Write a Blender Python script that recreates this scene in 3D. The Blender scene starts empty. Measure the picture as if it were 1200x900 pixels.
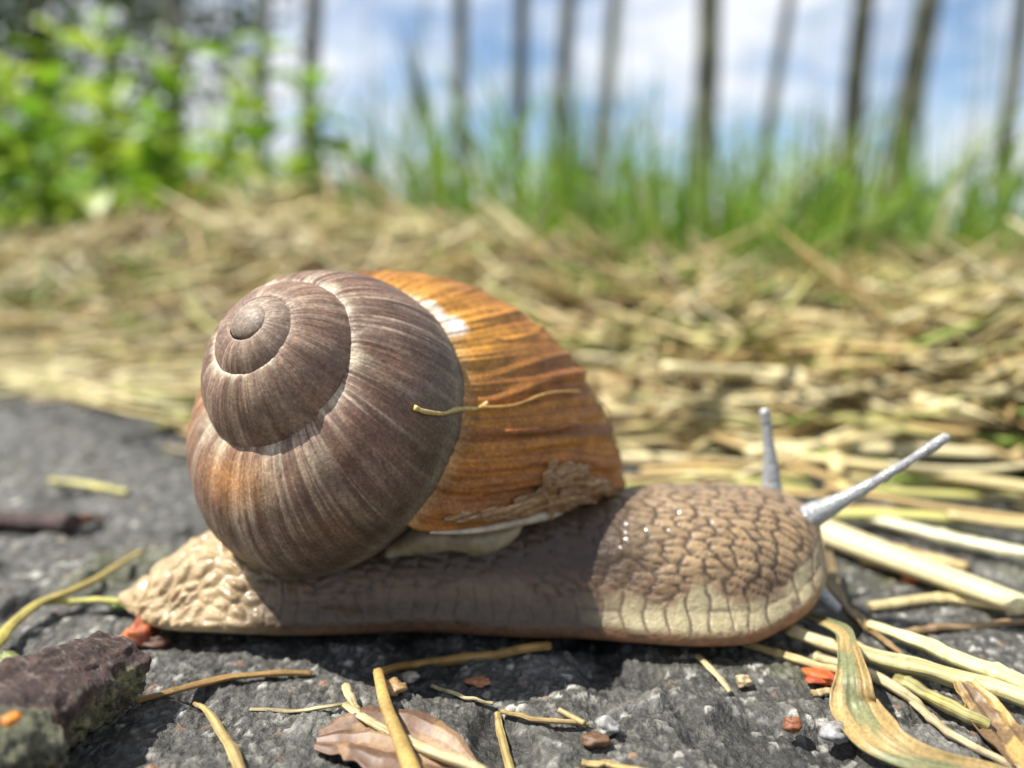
import bpy, math, random
import numpy as np
from mathutils import Vector, Matrix
R = math.radians
D2 = np.pi / 180
rng = np.random.default_rng(7)
random.seed(7)
scene = bpy.context.scene
COL = scene.collection

# ------------------------------------------------------------------ camera, sky, sun, exposure
F_PX = 960.0                                   # focal length in pixels of the 1200 px wide photograph
PITCH = math.atan(140 / 960)                   # the camera looks slightly down
CAM = np.array([0.0, -0.096, 0.045])           # metres: a compact camera held a hand's breadth from the snail
cam_d = bpy.data.cameras.new('camera')
cam_o = bpy.data.objects.new('camera', cam_d)
COL.objects.link(cam_o)
cam_o.location = CAM
cam_o.rotation_euler = (math.pi / 2 - PITCH, 0, 0)
cam_d.sensor_width = 36
cam_d.lens = 36 * F_PX / 1200
cam_d.clip_start = 0.004
cam_d.clip_end = 3000
cam_d.dof.use_dof = True
cam_d.dof.focus_distance = 0.0835
cam_d.dof.aperture_fstop = cam_d.lens / 2.4   # a pupil about 2.4 mm wide
scene.camera = cam_o

SUN = Vector((-0.52, -0.03, 0.85)).normalized()   # from the scene towards the sun
elev = math.asin(SUN.z)
azim = math.atan2(SUN.x, SUN.y)
world = bpy.data.worlds.new('World')
scene.world = world
world.use_nodes = True
wn, wl = world.node_tree.nodes, world.node_tree.links
wn.clear()
w_out = wn.new('ShaderNodeOutputWorld')
w_bg = wn.new('ShaderNodeBackground')
w_sky = wn.new('ShaderNodeTexSky')
w_sky.sky_type = 'NISHITA'
w_sky.sun_disc = False
w_sky.sun_elevation = elev
w_sky.sun_rotation = azim
w_sky.air_density = 1.0
w_sky.dust_density = 0.3
w_sky.ozone_density = 2.5
w_bg.inputs['Strength'].default_value = 0.085
w_co = wn.new('ShaderNodeTexCoord')
w_map = wn.new('ShaderNodeMapping')
w_map.inputs['Scale'].default_value = (1.0, 1.0, 2.3)
w_map.inputs['Location'].default_value = (0.35, 0.1, 0.62)
w_n = wn.new('ShaderNodeTexNoise')
w_n.inputs['Scale'].default_value = 4.2
w_n.inputs['Detail'].default_value = 7
w_n.inputs['Roughness'].default_value = 0.55
w_rmp = wn.new('ShaderNodeValToRGB')
w_rmp.color_ramp.elements[0].position = 0.40
w_rmp.color_ramp.elements[1].position = 0.56
w_mix = wn.new('ShaderNodeMix')
w_mix.data_type = 'RGBA'
w_mix.inputs['B'].default_value = (6.5, 6.75, 7.2, 1)
wl.new(w_co.outputs['Generated'], w_map.inputs['Vector'])
wl.new(w_map.outputs['Vector'], w_n.inputs['Vector'])
wl.new(w_n.outputs['Fac'], w_rmp.inputs['Fac'])
wl.new(w_rmp.outputs['Color'], w_mix.inputs['Factor'])
wl.new(w_sky.outputs['Color'], w_mix.inputs['A'])
wl.new(w_mix.outputs['Result'], w_bg.inputs['Color'])
wl.new(w_bg.outputs['Background'], w_out.inputs['Surface'])

sun_d = bpy.data.lights.new('sun', 'SUN')
sun_d.energy = 5.0
sun_d.angle = R(0.5)
sun_d.color = (1.0, 0.95, 0.86)
sun_o = bpy.data.objects.new('sun', sun_d)
COL.objects.link(sun_o)
sun_o.rotation_euler = SUN.to_track_quat('Z', 'Y').to_euler()
sun_o.location = (-0.4, -0.2, 3)

scene.view_settings.view_transform = 'Standard'
scene.view_settings.look = 'None'
scene.view_settings.exposure = 0.84
scene.view_settings.gamma = 1
scene.render.engine = 'CYCLES'
scene.cycles.use_denoising = True
scene.cycles.max_bounces = 8
scene.cycles.transparent_max_bounces = 8

# ------------------------------------------------------------------ helpers
_c, _s = math.cos(PITCH), math.sin(PITCH)


def ray(px, py):
    a, b = (px - 600) / F_PX, (450 - py) / F_PX
    return np.array([a, _c + b * _s, -_s + b * _c])


def at_y(px, py, y):
    d = ray(px, py)
    return CAM + d * (y - CAM[1]) / d[1]


def at_z(px, py, z=0.0):
    d = ray(px, py)
    return CAM + d * (z - CAM[2]) / d[2]


def project(p):
    q = p - CAM
    d = q[..., 1] * _c - q[..., 2] * _s
    u = q[..., 1] * _s + q[..., 2] * _c
    return np.stack([600 + F_PX * q[..., 0] / d, 450 - F_PX * u / d, d], -1)


def hash2(ix, iy, seed):
    h = (ix.astype(np.int64) * 374761393 + iy.astype(np.int64) * 668265263 + seed * 1274126177) & 0xffffffff
    h = ((h ^ (h >> 13)) * 1274126177) & 0xffffffff
    h = (h ^ (h >> 16)) & 0xffffffff
    h = (h * 2246822519) & 0xffffffff
    return ((h ^ (h >> 15)) & 0xffffff) / float(0xffffff)


def vnoise(x, y, seed=0):
    ix, iy = np.floor(x), np.floor(y)
    fx, fy = x - ix, y - iy
    fx, fy = fx * fx * (3 - 2 * fx), fy * fy * (3 - 2 * fy)
    a, b = hash2(ix, iy, seed), hash2(ix + 1, iy, seed)
    c, d = hash2(ix, iy + 1, seed), hash2(ix + 1, iy + 1, seed)
    return (a + (b - a) * fx) * (1 - fy) + (c + (d - c) * fx) * fy


def fbm(x, y, seed=0, oct=4, rough=0.5):
    v, a, t = 0, 1, 0
    for o in range(oct):
        v = v + a * vnoise(x * 2 ** o + 17.3 * o, y * 2 ** o - 9.1 * o, seed + o)
        t += a
        a *= rough
    return v / t


def worley(x, y, seed=0, jit=0.9):
    ix, iy = np.floor(x), np.floor(y)
    f1 = np.full(x.shape, 9.0)
    f2 = np.full(x.shape, 9.0)
    cid = np.zeros(x.shape)
    for dx in (-1, 0, 1):
        for dy in (-1, 0, 1):
            cx, cy = ix + dx, iy + dy
            px = cx + .5 + jit * (hash2(cx, cy, seed) - .5)
            py = cy + .5 + jit * (hash2(cx, cy, seed + 77) - .5)
            d = np.hypot(px - x, py - y)
            n = d < f1
            f2 = np.where(n, f1, np.minimum(f2, d))
            cid = np.where(n, hash2(cx, cy, seed + 191), cid)
            f1 = np.where(n, d, f1)
    return f1, f2, cid


def sstep(a, b, x):
    t = np.clip((x - a) / (b - a), 0, 1)
    return t * t * (3 - 2 * t)


def mix(a, b, t):
    a, b = np.asarray(a, float), np.asarray(b, float)
    t = np.asarray(t)[..., None]
    return a * (1 - t) + b * t


def np_mesh(name, V, Q, col=None, uv=None, smooth=True, extra=None):
    """Mesh from numpy arrays: V (n,3), Q (m,4) or (m,3); optional point colours and point UVs."""
    me = bpy.data.meshes.new(name)
    V = np.ascontiguousarray(V, np.float32)
    Q = np.ascontiguousarray(Q, np.int32)
    k = Q.shape[1]
    me.vertices.add(len(V))
    me.vertices.foreach_set('co', V.ravel())
    me.loops.add(Q.size)
    me.loops.foreach_set('vertex_index', Q.ravel())
    me.polygons.add(len(Q))
    me.polygons.foreach_set('loop_start', np.arange(0, Q.size, k, dtype=np.int32))
    me.polygons.foreach_set('loop_total', np.full(len(Q), k, np.int32))
    me.polygons.foreach_set('use_smooth', np.full(len(Q), smooth, bool))
    if col is not None:
        c = np.ones((len(V), 4), np.float32)
        c[:, :3] = col
        at = me.attributes.new('col', 'FLOAT_COLOR', 'POINT')
        at.data.foreach_set('color', c.ravel())
    if uv is not None:
        at = me.attributes.new('suv', 'FLOAT_VECTOR', 'POINT')
        u = np.zeros((len(V), 3), np.float32)
        u[:, :uv.shape[1]] = uv
        at.data.foreach_set('vector', u.ravel())
    me.update(calc_edges=True)
    me.validate()
    return me


def grid_quads(n, m, wrap=False, base=0):
    i = np.arange(n - 1)[:, None]
    j = np.arange(m if wrap else m - 1)[None]
    j2 = (j + 1) % m
    return (np.stack([i * m + j, i * m + j2, (i + 1) * m + j2, (i + 1) * m + j], -1).reshape(-1, 4) + base)


def link(name, me, mat=None, parent=None):
    o = bpy.data.objects.new(name, me)
    COL.objects.link(o)
    if mat is not None and me is not None:
        if len(me.materials) == 0:
            me.materials.append(mat)
    if parent is not None:
        o.parent = parent
    return o


def tag(o, label, cat, group=None):
    o['label'] = label
    o['category'] = cat
    if group:
        o['group'] = group
    return o


def empty(name, loc, label, cat, group=None):
    o = bpy.data.objects.new(name, None)
    COL.objects.link(o)
    o.location = loc
    o.empty_display_size = 0.01
    return tag(o, label, cat, group)


def smooth_path(pts, n):
    """Catmull-Rom through the points, n samples."""
    P = np.asarray(pts, float)
    if len(P) == 2:
        return P[0] + (P[1] - P[0]) * np.linspace(0, 1, n)[:, None]
    Pp = np.vstack([2 * P[0] - P[1], P, 2 * P[-1] - P[-2]])
    t = np.linspace(0, len(P) - 1 - 1e-9, n)
    i = t.astype(int)
    f = (t - i)[:, None]
    a, b, c, d = Pp[i], Pp[i + 1], Pp[i + 2], Pp[i + 3]
    return .5 * (2 * b + (c - a) * f + (2 * a - 5 * b + 4 * c - d) * f ** 2 + (3 * b - a - 3 * c + d) * f ** 3)


def tube_arrays(P, rad, sides=8, flat=1.0, up=(0, 0, 1), twist=0.0, cap=True):
    P = np.asarray(P, float)
    n = len(P)
    T = np.gradient(P, axis=0)
    T /= np.linalg.norm(T, axis=1)[:, None] + 1e-12
    up = np.asarray(up, float)
    if abs(T[:, 2]).mean() > .75:
        up = np.array([0, 1.0, .01])
    S = np.cross(T, up)
    bad = np.linalg.norm(S, axis=1) < 1e-3
    S[bad] = np.cross(T[bad], [1, 0.2, 0])
    S /= np.linalg.norm(S, axis=1)[:, None]
    U = np.cross(S, T)
    rad = np.broadcast_to(np.asarray(rad, float), (n,))
    a = np.linspace(0, 2 * np.pi, sides, endpoint=False)
    A = a[None] + twist * np.linspace(0, 1, n)[:, None]
    V = P[:, None] + rad[:, None, None] * (np.cos(A)[..., None] * S[:, None] + flat * np.sin(A)[..., None] * U[:, None])
    V = V.reshape(-1, 3)
    Q = grid_quads(n, sides, True)
    if cap:
        V = np.vstack([V, P[0], P[-1]])
        j = np.arange(sides)
        c0, c1 = n * sides, n * sides + 1
        Q = np.vstack([Q, np.stack([np.full(sides, c0), (j + 1) % sides, j, j], -1),
                       np.stack([np.full(sides, c1), (n - 1) * sides + j, (n - 1) * sides + (j + 1) % sides, (n - 1) * sides + (j + 1) % sides], -1)])
    return V, Q


def np_poly_mesh(name, V, Q, **k):
    """Quads whose last two indices repeat are triangles."""
    Q = np.asarray(Q)
    tri = Q[:, 2] == Q[:, 3]
    if not tri.any():
        return np_mesh(name, V, Q, **k)
    T = np.vstack([Q[tri][:, :3], Q[~tri][:, [0, 1, 2]], Q[~tri][:, [0, 2, 3]]])
    return np_mesh(name, V, T, **k)


# ------------------------------------------------------------------ materials
class NT:
    def __init__(self, name):
        self.m = bpy.data.materials.new(name)
        self.m.use_nodes = True
        self.n, self.l = self.m.node_tree.nodes, self.m.node_tree.links
        self.b = self.n['Principled BSDF']

    def node(self, t, **k):
        nd = self.n.new(t)
        for a, v in k.items():
            if a.startswith('i_'):
                nd.inputs[a[2:].replace('_', ' ')].default_value = v
            else:
                setattr(nd, a, v)
        return nd

    def attr(self, name='col'):
        return self.node('ShaderNodeAttribute', attribute_name=name)

    def noise(self, vec, scale, detail=4, rough=.55):
        nd = self.node('ShaderNodeTexNoise', i_Scale=scale, i_Detail=detail, i_Roughness=rough)
        if vec is not None:
            self.l.new(vec, nd.inputs['Vector'])
        return nd

    def ramp(self, fac, stops):
        nd = self.node('ShaderNodeValToRGB')
        els = nd.color_ramp.elements
        while len(els) < len(stops):
            els.new(.5)
        for e, (p, c) in zip(els, stops):
            e.position = p
            e.color = (*c, 1) if len(c) == 3 else c
        self.l.new(fac, nd.inputs['Fac'])
        return nd

    def mixc(self, fac, a, b, mode='MIX'):
        nd = self.node('ShaderNodeMix', data_type='RGBA', blend_type=mode)
        for key, v in (('Factor', fac), ('A', a), ('B', b)):
            if hasattr(v, 'is_linked'):
                self.l.new(v, nd.inputs[key])
            elif key == 'Factor':
                nd.inputs[0].default_value = v
            else:
                nd.inputs[key].default_value = (*v, 1)
        return nd.outputs['Result']

    def mapping(self, vec, scale):
        nd = self.node('ShaderNodeMapping')
        nd.inputs['Scale'].default_value = scale
        self.l.new(vec, nd.inputs['Vector'])
        return nd.outputs['Vector']

    def bump(self, h, strength=.5, dist=.0002):
        nd = self.node('ShaderNodeBump', i_Strength=strength, i_Distance=dist)
        self.l.new(h, nd.inputs['Height'])
        self.l.new(nd.outputs['Normal'], self.b.inputs['Normal'])
        return nd

    def set(self, **k):
        for a, v in k.items():
            self.b.inputs[a.replace('_', ' ')].default_value = v
        return self

    def color(self, sock):
        self.l.new(sock, self.b.inputs['Base Color'])
        return self


def obj_coord(m):
    return m.node('ShaderNodeTexCoord').outputs['Object']


# shell: grain and streaks run along the growth lines
M = {}
m = NT('shell')
a = m.attr()
uv = m.attr('suv').outputs['Vector']
oc = obj_coord(m)
s1 = m.noise(m.mapping(uv, (1, .15, 1)), 260, 5, .62)          # growth striae
s2 = m.noise(m.mapping(uv, (1, .35, 1)), 900, 3, .6)
s3 = m.noise(oc, 2600, 4, .65)                                  # chalky speckle
s4 = m.noise(oc, 420, 5, .6)                                    # blotches
r1 = m.ramp(s1.outputs['Fac'], [(.30, (.70, .68, .67)), (.5, (1, 1, 1)), (.72, (1.32, 1.30, 1.28))])
r2 = m.ramp(s2.outputs['Fac'], [(.3, (.80, .80, .80)), (.65, (1.15, 1.15, 1.15))])
r3 = m.ramp(s3.outputs['Fac'], [(.34, (.72, .72, .72)), (.52, (1, 1, 1)), (.70, (1.5, 1.48, 1.45))])
r4 = m.ramp(s4.outputs['Fac'], [(.32, (.74, .72, .70)), (.68, (1.26, 1.25, 1.23))])
c = m.mixc(1.0, a.outputs['Color'], r1.outputs['Color'], 'MULTIPLY')
for r_ in (r2, r3, r4):
    c = m.mixc(1.0, c, r_.outputs['Color'], 'MULTIPLY')
m.color(c).set(Specular_IOR_Level=.35)
ma = m.node('ShaderNodeMath', operation='ADD')
m.l.new(s1.outputs['Fac'], ma.inputs[0])
m.l.new(s2.outputs['Fac'], ma.inputs[1])
mb = m.node('ShaderNodeMath', operation='MULTIPLY_ADD')
m.l.new(s3.outputs['Fac'], mb.inputs[0])
mb.inputs[1].default_value = .6
m.l.new(ma.outputs[0], mb.inputs[2])
m.bump(mb.outputs[0], .6, .00016)
rr = m.ramp(s3.outputs['Fac'], [(.35, (.62, .62, .62)), (.75, (.36, .36, .36))])
m.l.new(rr.outputs['Color'], m.b.inputs['Roughness'])
M['shell'] = m.m

m = NT('snail_skin')
a = m.attr()
oc = obj_coord(m)
n1 = m.noise(oc, 900, 4, .6)
n2 = m.noise(oc, 3200, 3, .6)
r1 = m.ramp(n1.outputs['Fac'], [(.3, (.78, .76, .74)), (.7, (1.18, 1.18, 1.18))])
m.color(m.mixc(1.0, a.outputs['Color'], r1.outputs['Color'], 'MULTIPLY'))
m.set(Roughness=.3, Subsurface_Weight=.35, Subsurface_Scale=.0009, Specular_IOR_Level=.25, Coat_Weight=.32, Coat_Roughness=.14)
m.b.inputs['Subsurface Radius'].default_value = (1.0, .55, .3)
n3 = m.noise(oc, 1300, 4, .6)
mm = m.node('ShaderNodeMath', operation='MULTIPLY_ADD')
m.l.new(n3.outputs['Fac'], mm.inputs[0])
mm.inputs[1].default_value = 1.6
m.l.new(n2.outputs['Fac'], mm.inputs[2])
m.bump(mm.outputs[0], .6, .00022)
M['skin'] = m.m

m = NT('tentacle_skin')
oc = obj_coord(m)
n1 = m.noise(oc, 2200, 3, .6)
v1 = m.node('ShaderNodeTexVoronoi', i_Scale=2600)
m.l.new(oc, v1.inputs['Vector'])
m.color(m.ramp(n1.outputs['Fac'], [(.3, (.20, .215, .23)), (.7, (.40, .41, .41))]).outputs['Color'])
m.set(Roughness=.22, Subsurface_Weight=.5, Subsurface_Scale=.0008, Coat_Weight=.4, Coat_Roughness=.15)
m.bump(v1.outputs['Distance'], .8, .00015)
M['tentacle'] = m.m

m = NT('mantle')
oc = obj_coord(m)
n1 = m.noise(oc, 700, 4)
m.color(m.ramp(n1.outputs['Fac'], [(.3, (.20, .165, .10)), (.7, (.34, .29, .19))]).outputs['Color'])
m.set(Roughness=.35, Subsurface_Weight=.4, Subsurface_Scale=.001)
M['mantle'] = m.m

m = NT('shell_lip')
oc = obj_coord(m)
n1 = m.noise(oc, 800, 4)
m.color(m.ramp(n1.outputs['Fac'], [(.3, (.34, .27, .19)), (.7, (.55, .49, .40))]).outputs['Color'])
m.set(Roughness=.25, Subsurface_Weight=.2, Subsurface_Scale=.0006)
M['lip'] = m.m

m = NT('torn_skin')
oc = obj_coord(m)
n1 = m.noise(m.mapping(oc, (1, 1, 3)), 900, 5, .65)
m.color(m.ramp(n1.outputs['Fac'], [(.3, (.12, .06, .022)), (.55, (.30, .17, .07)), (.75, (.58, .44, .27))]).outputs['Color'])
m.set(Roughness=.4)
m.bump(n1.outputs['Fac'], .6, .0003)
M['torn'] = m.m

m = NT('asphalt')
a = m.attr()
oc = obj_coord(m)
n1 = m.noise(oc, 1500, 4, .6)
n2 = m.noise(oc, 22, 4, .55)
n3 = m.noise(oc, 5200, 2, .5)
r1 = m.ramp(n1.outputs['Fac'], [(.28, (.5, .5, .5)), (.52, (1, 1, 1)), (.72, (2.0, 2.0, 1.95))])
r2 = m.ramp(n2.outputs['Fac'], [(.35, (.82, .82, .84)), (.65, (1.14, 1.13, 1.1))])
c = m.mixc(1.0, a.outputs['Color'], r1.outputs['Color'], 'MULTIPLY')
c = m.mixc(1.0, c, r2.outputs['Color'], 'MULTIPLY')
m.color(c)
rr = m.ramp(n3.outputs['Fac'], [(.35, (.75, .75, .75)), (.7, (.32, .32, .32))])
m.l.new(rr.outputs['Color'], m.b.inputs['Roughness'])
m.bump(n1.outputs['Fac'], 1.0, .0005)
M['asphalt'] = m.m

m = NT('soil')
oc = obj_coord(m)
n1 = m.noise(oc, 60, 6, .65)
m.color(m.ramp(n1.outputs['Fac'], [(.3, (.05, .04, .022)), (.6, (.11, .095, .045)), (.8, (.17, .15, .075))]).outputs['Color'])
m.set(Roughness=.9)
m.bump(n1.outputs['Fac'], .8, .004)
M['soil'] = m.m


def plant_mat(name, trans=.25, rough=.5, streak=1200, var=.35):
    m = NT(name)
    a = m.attr()
    oc = obj_coord(m)
    n1 = m.noise(oc, streak, 4, .6)
    lo, hi = 1 - var, 1 + var * .8
    r1 = m.ramp(n1.outputs['Fac'], [(.3, (lo, lo, lo * .97)), (.7, (hi, hi, hi))])
    c = m.mixc(1.0, a.outputs['Color'], r1.outputs['Color'], 'MULTIPLY')
    m.color(c)
    m.set(Roughness=rough)
    if trans:
        tr = m.node('ShaderNodeBsdfTranslucent')
        m.l.new(c, tr.inputs['Color'])
        mx = m.node('ShaderNodeMixShader')
        mx.inputs[0].default_value = trans
        m.l.new(m.b.outputs[0], mx.inputs[1])
        m.l.new(tr.outputs[0], mx.inputs[2])
        m.l.new(mx.outputs[0], m.n['Material Output'].inputs['Surface'])
    return m.m


M['straw'] = plant_mat('straw', .12, .5, 2200, .3)
m = NT('stalk')
a = m.attr()
uv = m.attr('suv').outputs['Vector']
oc = obj_coord(m)
k1 = m.noise(uv, 9, 4, .65)
k2 = m.noise(oc, 700, 4, .6)
r1 = m.ramp(k1.outputs['Fac'], [(.30, (.42, .38, .32)), (.48, (.95, .95, .95)), (.70, (1.35, 1.35, 1.32))])
r2 = m.ramp(k2.outputs['Fac'], [(.30, (.62, .56, .48)), (.45, (1, 1, 1)), (.72, (1.15, 1.15, 1.12))])
c = m.mixc(1.0, a.outputs['Color'], r1.outputs['Color'], 'MULTIPLY')
m.color(m.mixc(1.0, c, r2.outputs['Color'], 'MULTIPLY')).set(Roughness=.38)
m.bump(k1.outputs['Fac'], .7, .00025)
M['stalk'] = m.m
M['hay'] = plant_mat('hay', .2, .5, 300, .3)
M['grass'] = plant_mat('grass', .55, .42, 60, .2)
M['leaf'] = plant_mat('leaf', .45, .42, 40, .2)
M['debris'] = plant_mat('debris', .0, .6, 1500, .5)


def bark_mat(name, dark, light, scale, zs=.25):
    m = NT(name)
    oc = obj_coord(m)
    n1 = m.noise(m.mapping(oc, (1, 1, zs)), scale, 6, .65)
    m.color(m.ramp(n1.outputs['Fac'], [(.3, dark), (.7, light)]).outputs['Color'])
    m.set(Roughness=.85)
    m.bump(n1.outputs['Fac'], .8, .01)
    return m.m


M['bark'] = bark_mat('tree_bark', (.06, .064, .042), (.19, .195, .14), 25)

m = NT('stick_bark')
a = m.attr()
oc = obj_coord(m)
n1 = m.noise(oc, 1100, 7, .72)
r1 = m.ramp(n1.outputs['Fac'], [(.34, (.30, .29, .28)), (.5, (1, 1, 1)), (.66, (2.1, 2.1, 1.95))])
m.color(m.mixc(1.0, a.outputs['Color'], r1.outputs['Color'], 'MULTIPLY'))
m.set(Roughness=.7)
m.bump(n1.outputs['Fac'], 1.0, .0009)
M['stick'] = m.m


# ------------------------------------------------------------------ ground: asphalt path edge, mown bank
def edge_dist(x, y):
    """metres past the edge of the asphalt (the edge runs diagonally behind the snail)"""
    n = np.array([.56, .83])
    e = (x + .10) * n[0] + (y - .155) * n[1]
    return e + .012 * (fbm(x * 18 + 3, y * 18, 31, 3) - .5)


def bank(x, y):
    d = edge_dist(x, y)
    h = .060 * sstep(.0, .24, d) + .024 * sstep(.0, .2, d) * (fbm(x * 7, y * 7, 5, 3) - .5) * 2
    h = h * (1 - .80 * sstep(-.22, .16, x))
    far = sstep(.6, 3.5, d)
    h = h * (1 - far) - .35 * far
    return h + .25 * sstep(4, 40, d) * (fbm(x * .05, y * .05, 9, 3) - .5)


def asphalt_h(x, y):
    f1, f2, cid = worley(x / .0010 + 1.2 * fbm(x / .0012, y / .0012, 2, 2), y / .0010, 3, 1.0)
    dome = sstep(.0, .22, f2 - f1) * (.25 + .75 * hash2(np.floor(cid * 1e6), cid * 0, 6))
    g1, g2, gid = worley(x / .0055 + 40, y / .0055, 8)
    big = sstep(.03, .3, g2 - g1) * sstep(.80, .97, gid)
    h = .00042 * dome + .0006 * big
    h = h + .0022 * (fbm(x / .02, y / .02, 12, 3) - .5) + .0013 * (fbm(x / .0042, y / .0042, 15, 3) - .5)
    pit = sstep(.60, .75, fbm(x / .011 + 9, y / .011, 21, 3))
    return h - .0016 * pit - .0014, dome, cid, big, gid, pit


def ground_h(x, y):
    x, y = np.atleast_1d(np.asarray(x, float)), np.atleast_1d(np.asarray(y, float))
    a = asphalt_h(x, y)[0]
    return np.maximum(a, np.where(edge_dist(x, y) > 0, bank(x, y), -1))


def build_asphalt():
    # finer rows close to the camera
    ny, nx = 560, 1350
    t = np.linspace(0, 1, ny)
    ys = -.075 + .48 * (.32 * t + .68 * t ** 2.6)
    u = np.linspace(-1, 1, nx)
    xs = .145 * u + .255 * u ** 5
    X, Y = np.meshgrid(xs, ys)
    h, dome, cid, big, gid, pit = asphalt_h(X, Y)
    h = h - .03 * sstep(.02, .12, edge_dist(X, Y))
    g = .045 + .21 * cid ** 2.4 * dome
    col = np.stack([g * .94, g * .93, g * .85], -1)
    w = (cid > .94)[..., None] * dome[..., None]
    col = col * (1 - w) + w * np.array([.38, .375, .35])
    w = ((cid > .40) & (cid < .41))[..., None] * dome[..., None]
    col = col * (1 - w) + w * np.array([.24, .15, .10])
    w = big[..., None] * .6
    col = col * (1 - w) + w * mix([.07, .07, .067], [.16, .157, .148], sstep(.7, 1, gid))
    col = col * (1 - .45 * pit[..., None])
    moss = sstep(.62, .72, fbm(X / .02 + 4, Y / .02, 55, 3)) * (1 - dome * .6)
    col = mix(col, np.broadcast_to([.09, .10, .035], col.shape), moss * .6)
    V = np.stack([X, Y, h], -1).reshape(-1, 3)
    me = np_mesh('asphalt', V, grid_quads(ny, nx), col.reshape(-1, 3))
    o = link('pavement', me, M['asphalt'])
    o['kind'] = 'structure'
    o['label'] = 'rough dark grey asphalt under the snail'
    return o


def build_ground():
    n = 320
    u = np.linspace(-1, 1, n)
    xs = np.sinh(u * 8.0) / np.sinh(8.0) * 700
    t = np.linspace(0, 1, n)
    ys = np.sinh(np.linspace(-5.6, 8.2, n)) / np.sinh(8.2) * 1400 + .1
    X, Y = np.meshgrid(xs, ys)
    Z = np.where(edge_dist(X, Y) > 0, bank(X, Y), 0) - .012 - .05 * (1 - sstep(-.02, .05, edge_dist(X, Y)))
    V = np.stack([X, Y, Z], -1).reshape(-1, 3)
    o = link('ground', np_mesh('ground', V, grid_quads(n, n)), M['soil'])
    o['kind'] = 'structure'
    return o


pavement = build_asphalt()
ground = build_ground()

# ------------------------------------------------------------------ the snail's shell
SP = [287.60361, 371.75864, 0.4186, 0.62532, 0.72269, -4.04491, 0.47702, -0.11083, -0.00815, -3.81815, 1.06618, -0.08368, -0.01878]
LA = [-4.67826, -4.16915, -3.99493, -3.65313, -4.50405]
LB = [-4.31438, -4.35623, -4.26892, -4.21244, -3.87177]
THS, ROT0, ROT1, DTHS = -2.15054, 0.66935, 0.83249, 0.65638
KN = np.array([-400, -280, -170, -70, 30.]) * D2
APEX = at_y(SP[0], SP[1], -.012)
_az, _el = SP[2], SP[3]
E3 = np.array([math.cos(_el) * math.sin(_az), math.cos(_el) * math.cos(_az), -math.sin(_el)])
E1 = np.cross([0, 0, 1.], E3)
E1 = E1 / np.linalg.norm(E1)
if E1[0] < 0:
    E1 = -E1
E2 = np.cross(E3, E1)


def sut_rz(phi):
    t = np.asarray(phi) / (2 * np.pi)
    return (np.exp(SP[5] + SP[6] * t + SP[7] * t * t + SP[8] * t ** 3),
            np.exp(SP[9] + SP[10] * t + SP[11] * t * t + SP[12] * t ** 3))


def knot(v, phi):
    return (np.interp(phi - 20 * D2, KN, v) + np.interp(phi, KN, v) + np.interp(phi + 20 * D2, KN, v)) / 3


def ellipse(phi, th):
    """cross-section relative to the suture point, before similarity; phi (n,1), th (n,m)"""
    a, b = np.exp(knot(LA, phi)), np.exp(knot(LB, phi))
    fr = np.clip((phi - KN[0]) / (KN[-1] - KN[0]), 0, 1)
    ths, rot = THS + DTHS * fr, ROT0 + (ROT1 - ROT0) * fr

    def el(t):
        ct, st = np.cos(t), np.sin(t)
        return a * ct * np.cos(rot) - b * st * np.sin(rot), a * ct * np.sin(rot) + b * st * np.cos(rot)
    s0, e = el(ths), el(ths + th)
    return e[0] - s0[0], e[1] - s0[1]


_T = np.linspace(.05, 3.6, 900)


def next_vec(phi):
    """complex vector suture -> where the next suture lies on the ellipse, and the true one"""
    p0 = max(phi, -400 * D2)
    er, ez = ellipse(np.array([[p0]]), _T[None])
    e = (er + 1j * ez)[0]
    s, n = sut_rz(p0), sut_rz(p0 + 2 * np.pi)
    tgt = (n[0] - s[0]) + 1j * (n[1] - s[1])
    i = np.argmin(abs(e - tgt))
    s2, n2 = sut_rz(phi), sut_rz(phi + 2 * np.pi)
    return (n2[0] - s2[0] + 1j * (n2[1] - s2[1])) / e[i], _T[i]


_pk = np.linspace(-1500, -360, 140) * D2
_sim = np.array([next_vec(p)[0] for p in _pk])
TN = next_vec(-400 * D2)[1]


WHORL_FLAT = .62
_er, _ez = ellipse(np.array([[-400 * D2]]), np.array([[TN]]))
CHORD = complex(_er[0, 0], _ez[0, 0])


def shell_pt(phi, th):
    phi = np.asarray(phi, float)
    pc = np.minimum(phi, -360 * D2)
    sim = np.interp(pc, _pk, _sim.real) + 1j * np.interp(pc, _pk, _sim.imag)
    f = sstep(-360 * D2, -200 * D2, phi)
    sim = sim * (1 - f) + f
    er, ez = ellipse(np.maximum(phi, -400 * D2), th)
    q = (er + 1j * ez) / CHORD                   # flatten the older whorls between their sutures
    k = (1 - WHORL_FLAT * (1 - sstep(-430 * D2, -335 * D2, phi)) * (th < TN * 1.4))
    w = CHORD * (q.real + 1j * q.imag * k) * sim
    sr, sz = sut_rz(phi)
    r, z = np.maximum(sr + w.real, .0004), sz + w.imag
    return APEX + (r * np.cos(phi + SP[4]))[..., None] * E1 + (r * np.sin(phi + SP[4]))[..., None] * E2 + z[..., None] * E3


# the aperture plane: the lip lies close over the back of the body
LIP0 = at_y(487, 607, -.004)
LIPN = np.array([.17, -.13, 1.0])
LIPN = LIPN / np.linalg.norm(LIPN)
NV, NU = 96, 2100
TH = np.linspace(0, 1, NV) ** 1.0 * 4.6
P0, PEND = -1370 * D2, 60 * D2


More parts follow.
